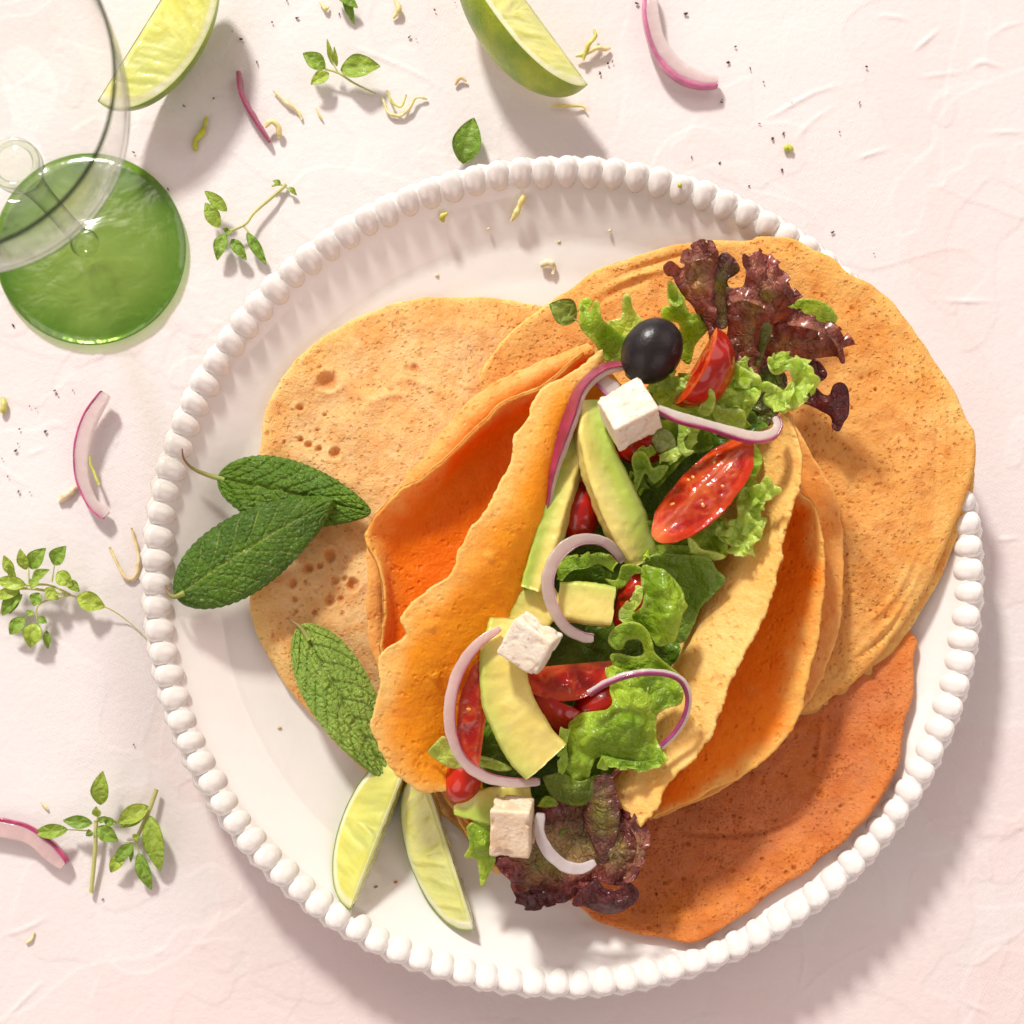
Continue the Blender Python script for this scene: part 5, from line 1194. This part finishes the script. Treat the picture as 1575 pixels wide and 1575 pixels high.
onion([(905, 1066, 6.2), (935, 1048, 6.35), (975, 1035, 6.5), (1020, 1034, 6.5), (1048, 1045, 6.4), (1060, 1070, 6.2), (1056, 1100, 5.9), (1040, 1128, 5.6), (1018, 1150, 5.4)], .14, .20, 'thin wiry purple onion arc over the bright blistered lettuce leaf', side=1, seed=10, tilt=.5, flesh=OW, skin_t=.07, skin=np.array([.28, .03, .13]), taper=.8)
onion([(832, 1250, 4.9), (830, 1280, 4.9), (842, 1308, 4.8), (865, 1330, 4.6), (892, 1336, 4.5), (915, 1326, 4.4)], .42, .26, 'white onion slice lying on the bottom dark red leaf', side=-1, seed=11, flesh=np.array([.80, .78, .78]), skin_part=False, pinkish=.1)
onion([(1015, 1130, 3.9), (985, 1165, 3.9), (940, 1195, 3.7)], .10, .25, 'short dark onion sliver at the lower end of the right flap', side=1, seed=12, flesh=np.array([.4, .12, .1]), skin_t=.06)

# ------------------------------------------------------------------ mint
def mint(base, tip, hw, label, zmid=.25, seed=0, dark=(0.050, 0.135, 0.004), light=(0.135, 0.27, 0.010), petiole=None, relief=1.0, cup=.25, nl=210, nw=110, blunt=1.0, veinc=(0.34, 0.46, 0.07)):
    p0, p1 = P(*base), P(*tip)
    L = np.linalg.norm(p1 - p0)
    ax_ = unit(p1 - p0)
    sd = unit(np.cross([0, 0, 1.0], ax_)); up = np.cross(ax_, sd)
    l = np.linspace(0, 1, nl); w = np.linspace(-1, 1, nw)
    Lg, Wg = np.meshgrid(l, w, indexing='ij')
    shape = (np.clip(np.sin(np.pi * Lg ** .80), 0, 1) ** .62) * (1 - .12 * Lg)
    tooth = .028 * (np.abs(((Lg * 23 + .15 * np.sin(9 * Lg)) % 1.0) - .35)) * 2
    W = hw * (shape * (1 - tooth * smooth(.7, 1, np.abs(Wg))))
    root = empty('mint_leaf', p0)
    tag(root, label, 'mint leaf', 'mint leaves on the left crepe')
    nveins = 8.5
    q = (Lg - .24 * np.abs(Wg) ** 1.15 + .01 * np.sign(Wg)) * nveins + .12 * np.sin(7 * Wg + seed)
    fr = np.abs(q - np.round(q))
    vside = np.exp(-(fr / .055) ** 2) * smooth(1.0, .75, np.abs(Wg)) * (q > .1)
    vmid = np.exp(-(Wg * shape * hw / .045) ** 2)
    q2 = (np.abs(Wg) * 6 + .7 * q + .35 * vn(np.stack([Lg * 14, Wg * 5, 0 * Lg + seed], -1).reshape(-1, 3)).reshape(Lg.shape))
    fr2 = np.abs(q2 - np.round(q2))
    vsec = np.exp(-(fr2 / .10) ** 2)
    quilt = smooth(0, .22, fr) * .8 + .45 * smooth(0, .28, fr2)
    pos = p0 + (Lg * L)[..., None] * ax_ + (Wg * W)[..., None] * sd
    z = zmid * np.sin(np.pi * Lg) + cup * (Wg ** 2) * .5 - .10 * np.exp(-(Wg / .08) ** 2) * relief
    z += relief * .055 * quilt * smooth(1.05, .8, np.abs(Wg))
    z += .06 * fbm(pos.reshape(-1, 3), .8, 3, seed).reshape(Lg.shape) + .10 * np.sin(Lg * 7 + seed) * np.abs(Wg) ** 2
    pos = pos + z[..., None] * up
    V, f, src = solid_sheet(pos, .05)
    dk, lt = np.array(dark), np.array(light)
    m = smooth(-.5, .5, fbm(pos.reshape(-1, 3), .6, 3, seed + 3))[:, None] * .6 + .4 * quilt.ravel()[:, None] * .8
    c = (dk * (1 - m) + lt * m) * 1.25
    vv = np.clip(.95 * vmid * smooth(1.02, .6, Lg) + .60 * vside + .20 * vsec, 0, 1).ravel()[:, None]
    c = c * (1 - vv) + np.array(veinc) * vv
    mk('blade', V, f, M_MINT, root, col=np.vstack([c, c]))
    if petiole:
        pp = catmull(PP(petiole), 30)
        V, f = tube(pp, np.linspace(.12, .025, 30), 8)
        tt = np.linspace(0, 1, 30)[:, None]
        c = (np.array([.32, .42, .08]) * (1 - tt) + np.array([.22, .08, .06]) * tt).repeat(8, 0)
        mk('stalk', V, f, M_STEM, root, col=np.vstack([c, c[:1], c[-1:]]))
    return root
mint((336, 735, 2.3), (570, 788, 2.3), 1.32, 'rear dark mint leaf, partly covered by the larger one, tip on the left crepe', seed=1, petiole=[(346, 738, 2.35), (318, 730, 2.35), (296, 720, 2.5), (283, 706, 2.75), (280, 690, 2.9)], zmid=.30, cup=-.25, relief=1.3)
mint((270, 918, 2.9), (512, 768, 2.9), 1.52, 'front dark mint leaf reaching from the beads on the left onto the crepe', seed=2, petiole=[(284, 912, 3.0), (268, 918, 3.0), (259, 912, 2.9), (254, 900, 2.8)], zmid=.45, cup=-.55, relief=.6, dark=(0.036, 0.105, 0.003), light=(0.105, 0.225, 0.006))
mint((462, 962, 2.0), (604, 1204, 2.3), 1.32, 'lighter mint leaf pointing down at the lime wedges, underside veins showing', seed=4, petiole=[(476, 985, 2.2), (462, 965, 2.2), (448, 955, 2.1), (440, 950, 2.1)], zmid=.35, cup=-.1, relief=1.6, dark=(0.16, 0.29, 0.035), light=(0.31, 0.46, 0.07), veinc=(0.42, 0.53, 0.14))

# ------------------------------------------------------------------ herb sprigs
def herb_leaf(b, t, wpx, parent=None, seed=0.0, bright=1.0, name='leaf', lift=.15):
    p0, p1 = P(*b), P(*t)
    L = np.linalg.norm(p1 - p0) + 1e-6
    a = unit(p1 - p0); sd = unit(np.cross([0, 0, 1.0], a)); up = np.cross(a, sd)
    nl, nw = 22, 11
    l = np.linspace(0, 1, nl); w = np.linspace(-1, 1, nw)
    Lg, Wg = np.meshgrid(l, w, indexing='ij')
    sh = np.sin(np.pi * Lg ** .82) ** .85
    hw = wpx / 2 * (H - b[2]) / F
    pos = p0 + (Lg * L)[..., None] * a + (Wg * sh * hw)[..., None] * sd
    z = lift * L * .5 * np.sin(np.pi * Lg) + hw * .35 * np.abs(Wg) * sh + .02 * np.sin(6 * Lg + seed) + .05 * hw * np.sin(14 * (Lg - .3 * np.abs(Wg)))
    pos = pos + z[..., None] * up
    V, f, src = solid_sheet(pos, .03)
    g = smooth(-.5, .5, vn(np.array([[seed * 3.7, seed, 1.0]])))[0]
    c0 = (np.array([0.50, 0.63, 0.08]) * g + np.array([0.27, 0.45, 0.045]) * (1 - g)) * bright
    mid = np.exp(-(Wg * sh * hw / .03) ** 2).ravel()[:, None]
    c = c0 * (1 - .5 * mid) + np.array([.42, .52, .15]) * .5 * mid
    return mk(name, V, f, M_HERB, parent, col=np.vstack([c, c]))
def sprig(label, at, stems, leaves, seed=0, bright=1.0, name='herb_sprig'):
    root = empty(name, P(*at))
    tag(root, label, 'herb sprig', 'herb sprigs on the table')
    for st, r0, r1 in stems:
        pp = catmull(PP(st), 26)
        V, f = tube(pp, np.linspace(r0, r1, 26), 8)
        c = np.repeat(np.array([[.50, .52, .20]]), len(V), 0) * (1 + .15 * fbm(V, 2, 2, seed)[:, None])
        mk('stem', V, f, M_STEM, root, col=c)
    for k, (bx, by, tx, ty, w, z0, z1) in enumerate(leaves):
        herb_leaf((bx, by, z0), (tx, ty, z1), w, root, seed + k * 1.31, bright)
    return root
sprig('small herb sprig with a broad leaf on the table between the two upper limes', (520, 110, 0), [([(500, 106, .5), (520, 112, .5), (545, 128, .35), (578, 144, .1)], .05, .035), ([(520, 112, .5), (510, 92, .7), (506, 68, .9)], .03, .02)],
      [(500, 106, 466, 82, 26, .5, .7), (506, 113, 478, 130, 20, .5, .5), (524, 108, 585, 102, 36, .5, .6), (512, 100, 503, 60, 9, .5, 1.0), (518, 102, 514, 72, 7, .5, 1.0)], 1)
sprig('herb sprig with a long bare stem on the table right of the wine glass foot', (375, 345, 0), [([(440, 284, .15), (420, 302, .25), (391, 327, .35), (377, 345, .4), (350, 357, .4)], .07, .05), ([(375, 348, .4), (386, 362, .4), (398, 380, .3)], .04, .02), ([(418, 286, .2), (432, 284, .2), (452, 296, .15)], .05, .02)],
      [(349, 325, 315, 294, 19, .5, .6), (337, 350, 316, 312, 23, .5, .6), (345, 360, 334, 400, 21, .4, .4), (356, 368, 379, 400, 18, .4, .4), (380, 358, 410, 408, 17, .4, .2), (352, 356, 342, 352, 8, .5, .7), (356, 354, 348, 364, 8, .5, .7), (432, 284, 420, 278, 9, .2, .3), (445, 288, 456, 300, 8, .2, .2)], 2)
sprig('dense many-leaved herb sprig on the table at the left edge', (70, 910, 0), [([(-20, 912, .5), (40, 905, .7), (108, 915, .6)], .06, .05), ([(108, 915, .6), (60, 930, .5), (58, 965, .4)], .05, .03), ([(40, 900, .7), (75, 900, .7), (108, 914, .6)], .05, .04), ([(108, 915, .6), (165, 935, .4), (200, 958, .1), (236, 992, .05)], .04, .012), ([(45, 900, .7), (44, 872, .9)], .03, .02), ([(80, 895, .7), (84, 868, .9)], .03, .02)],
      [(40, 876, 31, 844, 18, .8, 1.1), (46, 874, 70, 843, 26, .8, 1.1), (82, 868, 101, 840, 25, .8, 1.1), (20, 884, 6, 854, 17, .8, 1.0), (22, 892, 14, 866, 12, .8, 1.2), (50, 890, 76, 876, 16, .8, 1.1), (88, 880, 112, 902, 24, .8, .8), (106, 893, 122, 910, 16, .7, .7), (119, 918, 162, 934, 30, .6, .4), (40, 900, -6, 893, 22, .8, .8), (30, 908, -10, 920, 18, .7, .7), (30, 910, 3, 947, 22, .6, .5), (34, 914, 14, 944, 12, .6, .5),
       (60, 912, 52, 932, 20, .8, .8), (70, 905, 90, 922, 18, .8, .7), (38, 950, 15, 976, 22, .5, .4), (57, 958, 46, 996, 30, .5, .4), (60, 950, 72, 958, 12, .5, .6), (72, 970, 74, 998, 12, .3, .2), (56, 890, 48, 905, 16, .9, 1.0), (50, 940, 42, 948, 12, .5, .6)], 3, 1.05)
sprig('left upright herb sprig with a long stem on the table at the lower left', (148, 1265, 0), [([(148, 1262, .5), (146, 1310, .4), (140, 1374, .2)], .08, .085), ([(140, 1278, .5), (104, 1276, .5)], .03, .02), ([(152, 1245, .6), (149, 1264, .5)], .03, .04)],
      [(154, 1238, 158, 1186, 28, .7, 1.0), (104, 1276, 53, 1281, 23, .6, .5), (142, 1266, 97, 1262, 21, .6, .7), (150, 1272, 182, 1294, 25, .6, .5), (150, 1256, 148, 1240, 14, .7, .9), (160, 1262, 180, 1266, 14, .6, .7), (140, 1286, 136, 1276, 12, .5, .6), (152, 1264, 164, 1256, 10, .6, .8)], 4)
sprig('right herb sprig with a thick cut stem on the table at the lower left', (215, 1290, 0), [([(241, 1214, .3), (228, 1250, .4), (208, 1294, .45)], .09, .07), ([(208, 1294, .45), (190, 1296, .45)], .025, .02), ([(210, 1294, .45), (214, 1315, .4)], .03, .02)],
      [(228, 1240, 181, 1266, 28, .6, .6), (224, 1252, 184, 1272, 18, .5, .4), (231, 1254, 247, 1340, 32, .5, .4), (205, 1298, 176, 1325, 20, .5, .5), (190, 1312, 170, 1342, 20, .5, .4), (213, 1312, 233, 1369, 22, .4, .2), (204, 1300, 201, 1326, 8, .5, .4), (206, 1290, 214, 1284, 12, .5, .7)], 5)
sprig('herb leaf cut off by the top edge, left of the middle lime wedge', (530, 0, 0), [([(520, -25, .3), (535, 0, .3)], .04, .03)], [(516, -14, 550, 12, 20, .4, .4), (528, -12, 545, 38, 14, .4, .1)], 6)
o = herb_leaf((712, 252, .1), (729, 181, .55), 44, None, 7.3, .95, 'herb_leaf', .2)
tag(o, 'single green herb leaf on the table touching the top of the beaded rim', 'herb leaf')
o = tag(empty('herb_leaf', P(868, 485, 2.6)), 'single herb leaf with its stalk on the crepe left of the olive', 'herb leaf')
herb_leaf((886, 492, 3.2), (845, 468, 3.4), 42, o, 9.1, .6, 'blade')
V, f = tube(catmull(PP([(880, 489, 3.3), (892, 496, 3.2), (900, 500, 3.2)]), 8), .035, 6)
mk('stalk', V, f, M_STEM, o, col=np.repeat([[.4, .35, .12]], len(V), 0))

# ------------------------------------------------------------------ wine glass
GC = P(141, 386, 0.0)
glass = empty('wine_glass', (GC[0], GC[1], 0))
tag(glass, 'clear wine glass with a green foot at the upper left', 'wine glass')
def gl(name, prof, mat, n=96):
    V, f = lathe(prof, n, (GC[0], GC[1], 0))
    r_ = np.hypot(V[:, 0] - GC[0], V[:, 1] - GC[1])
    k_ = (smooth(2.9, 3.6, r_) + .35 * np.clip(fbm(V, .7, 4, 2), -.6, 1))[:, None]
    k_ = np.clip(k_, 0, 1)
    c_ = np.array([.76, .86, .56]) * (1 - k_) + np.array([.46, .66, .20]) * k_
    return mk(name, V, f[:, ::-1], mat, glass, col=c_ if name == 'foot' else None)
gl('foot', [(.02, .13), (3.3, .13), (3.60, .15), (3.68, .22), (3.62, .30), (3.3, .36), (2.4, .41), (1.4, .50), (.8, .58), (.5, .75), (.02, .76)], M_FOOT, 120)
gl('stem', [(.02, .80), (.50, .80), (.55, .95), (.42, 1.2), (.36, 2), (.34, 4), (.36, 6), (.45, 7.4), (.60, 8.1), (.74, 8.4), (.86, 8.66), (.88, 8.8), (.80, 8.95), (.6, 9.06), (.3, 9.12), (.02, 9.13)], M_KNOB, 64)
gl('refraction_ring', [(.64, 8.95), (.78, 9.02), (.86, 9.12), (.80, 9.2), (.66, 9.2), (.60, 9.08), (.64, 8.95)], M_KNOB, 64)  # ring added to imitate refraction lines at the joint
outer = [(.98, 8.92), (1.3, 9.0), (2.1, 9.45), (3.0, 10.1), (3.8, 10.95), (4.4, 11.9), (4.80, 12.9), (5.02, 14.0), (5.12, 15.0), (5.17, 15.85)]
inner = [(5.09, 15.86), (5.02, 15.0), (4.92, 14.0), (4.68, 12.9), (4.27, 12.0), (3.65, 11.08), (2.9, 10.3), (2.0, 9.72), (1.35, 9.42), (1.08, 9.30)]
po = catmull(outer, 60); pi_ = catmull(inner, 60)
gl('bowl', np.vstack([po, pi_]), M_BOWL, 120)
gl('rim', [(5.17, 15.86), (5.19, 15.93), (5.17, 16.0), (5.13, 16.02), (5.09, 16.0), (5.075, 15.93), (5.09, 15.87)], M_RIM, 120)

# ------------------------------------------------------------------ zest, crumbs, pepper
def zest(path, r, label, col=(0.78, 0.72, 0.25), flat=1.0):
    pp = catmull(PP(path), 24)
    n = len(pp)
    pp = pp + .03 * np.stack([vn(pp * 4), vn(pp * 4 + 9), 0 * pp[:, 0]], 1)
    V, f = tube(pp, r * (.6 + .5 * np.sin(np.pi * np.linspace(.05, .95, n))) * (1 + .4 * vn(pp * 5)), 7)
    c = np.array(col) * (1 + .25 * fbm(V, 4, 2)[:, None])
    o = mk('zest_shred', V, f, M_ZEST, col=c)
    return tag(o, label, 'zest shred', 'shreds of zest and cheese')
PZ = (0.80, 0.72, 0.42); GZ = (0.50, 0.55, 0.06)
zest([(421, 141, .1), (440, 157, .15), (458, 170, .12), (464, 184, .08)], .06, 'thin yellow zest shred right of the dark purple onion sliver', PZ)
zest([(318, 180, .1), (312, 200, .15), (301, 216, .12), (300, 232, .08)], .10, 'olive green zest shred on the table below the upper left lime', GZ)
zest([(588, 150, .15), (596, 172, .15), (614, 178, .15), (632, 164, .2), (640, 150, .2), (658, 152, .1)], .06, 'curly pale zest shred below the sprig with two broad leaves', PZ)
zest([(596, 140, .25), (604, 158, .3), (616, 164, .3), (626, 146, .25)], .05, 'short green tinged zest curl inside the larger pale curl', (.62, .62, .16))
zest([(846, 163, .1), (870, 163, .15), (895, 164, .12), (903, 172, .08)], .05, 'flat yellow zest shred in the shadow under the top middle lime', (.78, .68, .25))
zest([(886, 88, .2), (904, 80, .25), (918, 74, .3), (930, 76, .2), (938, 74, .1)], .09, 'pale zest heap right of the top middle lime wedge', PZ)
zest([(896, 92, .25), (904, 70, .35), (916, 56, .35), (914, 46, .3)], .08, 'greenish zest curl standing on the pale zest heap', (.6, .62, .18))
zest([(806, 300, zp(806, 300) + .14), (798, 318, zp(798, 318) + .14), (787, 340, zp(787, 340) + .12)], .11, 'pale yellow zest shred lying on the bare upper part of the platter', (.78, .72, .35))
zest([(688, 328, zp(688, 328) + .12), (680, 333, zp(680, 333) + .12), (682, 342, zp(682, 342) + .1)], .09, 'tiny green zest crumb on the platter below the single herb leaf', (.55, .55, .12))
zest([(168, 842, .1), (178, 862, .12), (190, 885, .12), (202, 892, .1), (212, 878, .12), (212, 850, .12), (202, 812, .1)], .07, 'long looped zest shred on the table left of the beads', (.82, .68, .42))
zest([(120, 748, .1), (106, 760, .12), (90, 772, .08)], .14, 'pale onion coloured shred on the table beside the left onion slice', (.82, .72, .62))
zest([(138, 700, .5), (142, 722, .5), (152, 745, .5)], .06, 'green zest shred lying against the left onion slice', (.55, .6, .15))
zest([(4, 612, .1), (6, 625, .12), (4, 636, .1)], .12, 'green crumb of zest at the left edge of the table', (.6, .6, .2))
zest([(52, 1434, .08), (48, 1446, .1), (40, 1452, .08)], .05, 'small forked zest shred on the lower left table', PZ)
zest([(64, 1234, .08), (74, 1246, .08)], .06, 'tiny zest crumb above the onion slice at the lower left', PZ)
zest([(408, 196, .3), (416, 186, .35), (428, 194, .3), (430, 212, .15)], .10, 'pale shred at the lower end of the dark purple onion sliver', (.82, .72, .42))
zest([(700, 130, .1), (708, 120, .15), (718, 126, .1)], .06, 'tiny curled crumb above the single herb leaf', (.8, .6, .4))
zest([(486, 166, .1), (490, 174, .1), (496, 184, .08)], .04, 'short zest shred left of the curly pale shred', PZ)
zest([(608, 2, .15), (614, 14, .2), (604, 28, .1)], .09, 'pale crumb shred at the top edge, right of the cut off herb leaf', PZ)
zest([(492, 4, .1), (500, 14, .15), (506, 10, .1)], .06, 'pale crumb shred at the top edge, left of the cut off herb leaf', PZ)
zest([(1206, 230, .1), (1213, 226, .15), (1217, 234, .1)], .12, 'bright green zest crumb on the table above the large right crepe', (.55, .62, .14))
zest([(833, 408, 1.2), (842, 404, 1.3), (852, 412, 1.2), (850, 422, 1.15)], .13, 'white cheese crumb on the platter above the left crepe', (.85, .80, .66))
zest([(1043, 286, 2.75), (1049, 284, 2.8)], .07, 'tiny green crumb on a bead at the top of the rim', (.5, .58, .12))
zest([(232, 38, 1.9), (234, 46, 1.9), (226, 44, 1.9)], .05, 'tiny green crumb on the cut face of the upper left lime', (.45, .55, .1))
def flecks():
    pts = [(357, 48), (371, 60), (418, 34), (457, 27), (395, 96), (328, 151), (522, 22), (640, 60), (668, 15), (630, 56), (441, 0), (935, 97), (942, 95), (923, 112), (1131, 71), (1120, 96), (1154, 105), (1174, 126), (1111, 153), (1110, 157), (1218, 157), (1168, 190), (1322, 158), (1291, 203), (1203, 262), (1281, 357), (1344, 390), (1152, 286), (1205, 205), (1333, 102), (1064, 242), (1055, 21), (1189, 213), (1107, 250),
           (55, 628), (69, 663), (27, 682), (3, 705), (46, 757), (12, 733), (28, 756), (84, 601), (88, 606), (112, 600), (30, 660), (45, 624), (24, 693), (206, 1145), (158, 1384), (20, 500), (258, 291), (205, 234), (700, 4), (750, 8), (980, 5), (283, 163)]
    first = []
    for k in range(3):
        n = 8
        V = unit(np.random.RandomState(k).randn(14, 3))
        V = V * (0.075 * (1 + .5 * np.random.RandomState(k + 9).rand(14)))[:, None] * [1, .8, .7]
        import bmesh
        bm = bmesh.new()
        for v in V: bm.verts.new(v / 100)
        bmesh.ops.convex_hull(bm, input=bm.verts)
        me = bpy.data.meshes.new('pepper_fleck')
        bm.to_mesh(me); bm.free()
        me.materials.append(M_PEP)
        first.append(me)
    for i, (x, y) in enumerate(pts):
        o = bpy.data.objects.new('pepper_fleck', first[i % 3])
        COL.objects.link(o)
        s = rng.uniform(.35, 1.0)
        q = P(x, y, .07)
        o.location = q / 100
        o.scale = (s * rng.uniform(.8, 1.3), s * rng.uniform(.6, 1.0), s)
        o.rotation_euler = (rng.uniform(-.3, .3), rng.uniform(-.3, .3), rng.uniform(0, 6))
        where = ('near the left edge below the wine glass' if y < 760 and x < 230 and y > 480 else 'at the lower left' if y > 760 and x < 300 else 'beside the wine glass' if x < 310 and y > 190
                 else 'near the upper left lime' if x < 480 else 'between the two upper limes' if x < 700 else 'near the top middle lime' if x < 1000
                 else 'near the top right onion slice' if y < 180 and x < 1235 else 'on the bare upper right of the table')
        tag(o, 'tiny dark pepper fleck ' + where, 'pepper fleck', 'pepper flecks on the table')
flecks()
for x, y, dz_, col_, lab in [(752, 352, .03, (.75, .6, .4), 'tiny crumb on the platter floor, below the pale yellow zest shred'), (672, 424, .03, (.7, .55, .35), 'tiny crumb on the platter just above the left crepe'),
                       (608, 1357, .03, (.55, .18, .05), 'tiny orange crumb on the platter between the two lime wedges'), (578, 1364, .03, (.3, .2, .08), 'tiny dark crumb on the platter beside the left lime tip'),
                       (938, 355, .03, (.75, .65, .45), 'tiny crumb on the platter above the large right crepe'), (430, 1120, .03, (.6, .4, .2), 'tiny crumb on the platter left of the lighter mint leaf'),
                       (860, 372, .03, (.7, .6, .4), 'tiny crumb on the platter left of the white cheese crumb')]:
    zf = zp(x, y) + dz_
    V = unit(np.random.RandomState(int(x)).randn(26, 3)) * .055
    o = ellipsoid('crumb', P(x, y, zf), ([1, .3, 0], [0, 0, 1]), (.075, .045, .05), M_ZEST, parent=None, n=12, col=col_, noise_=.3, seed=x)
    tag(o, lab, 'crumb', 'crumbs on the platter')
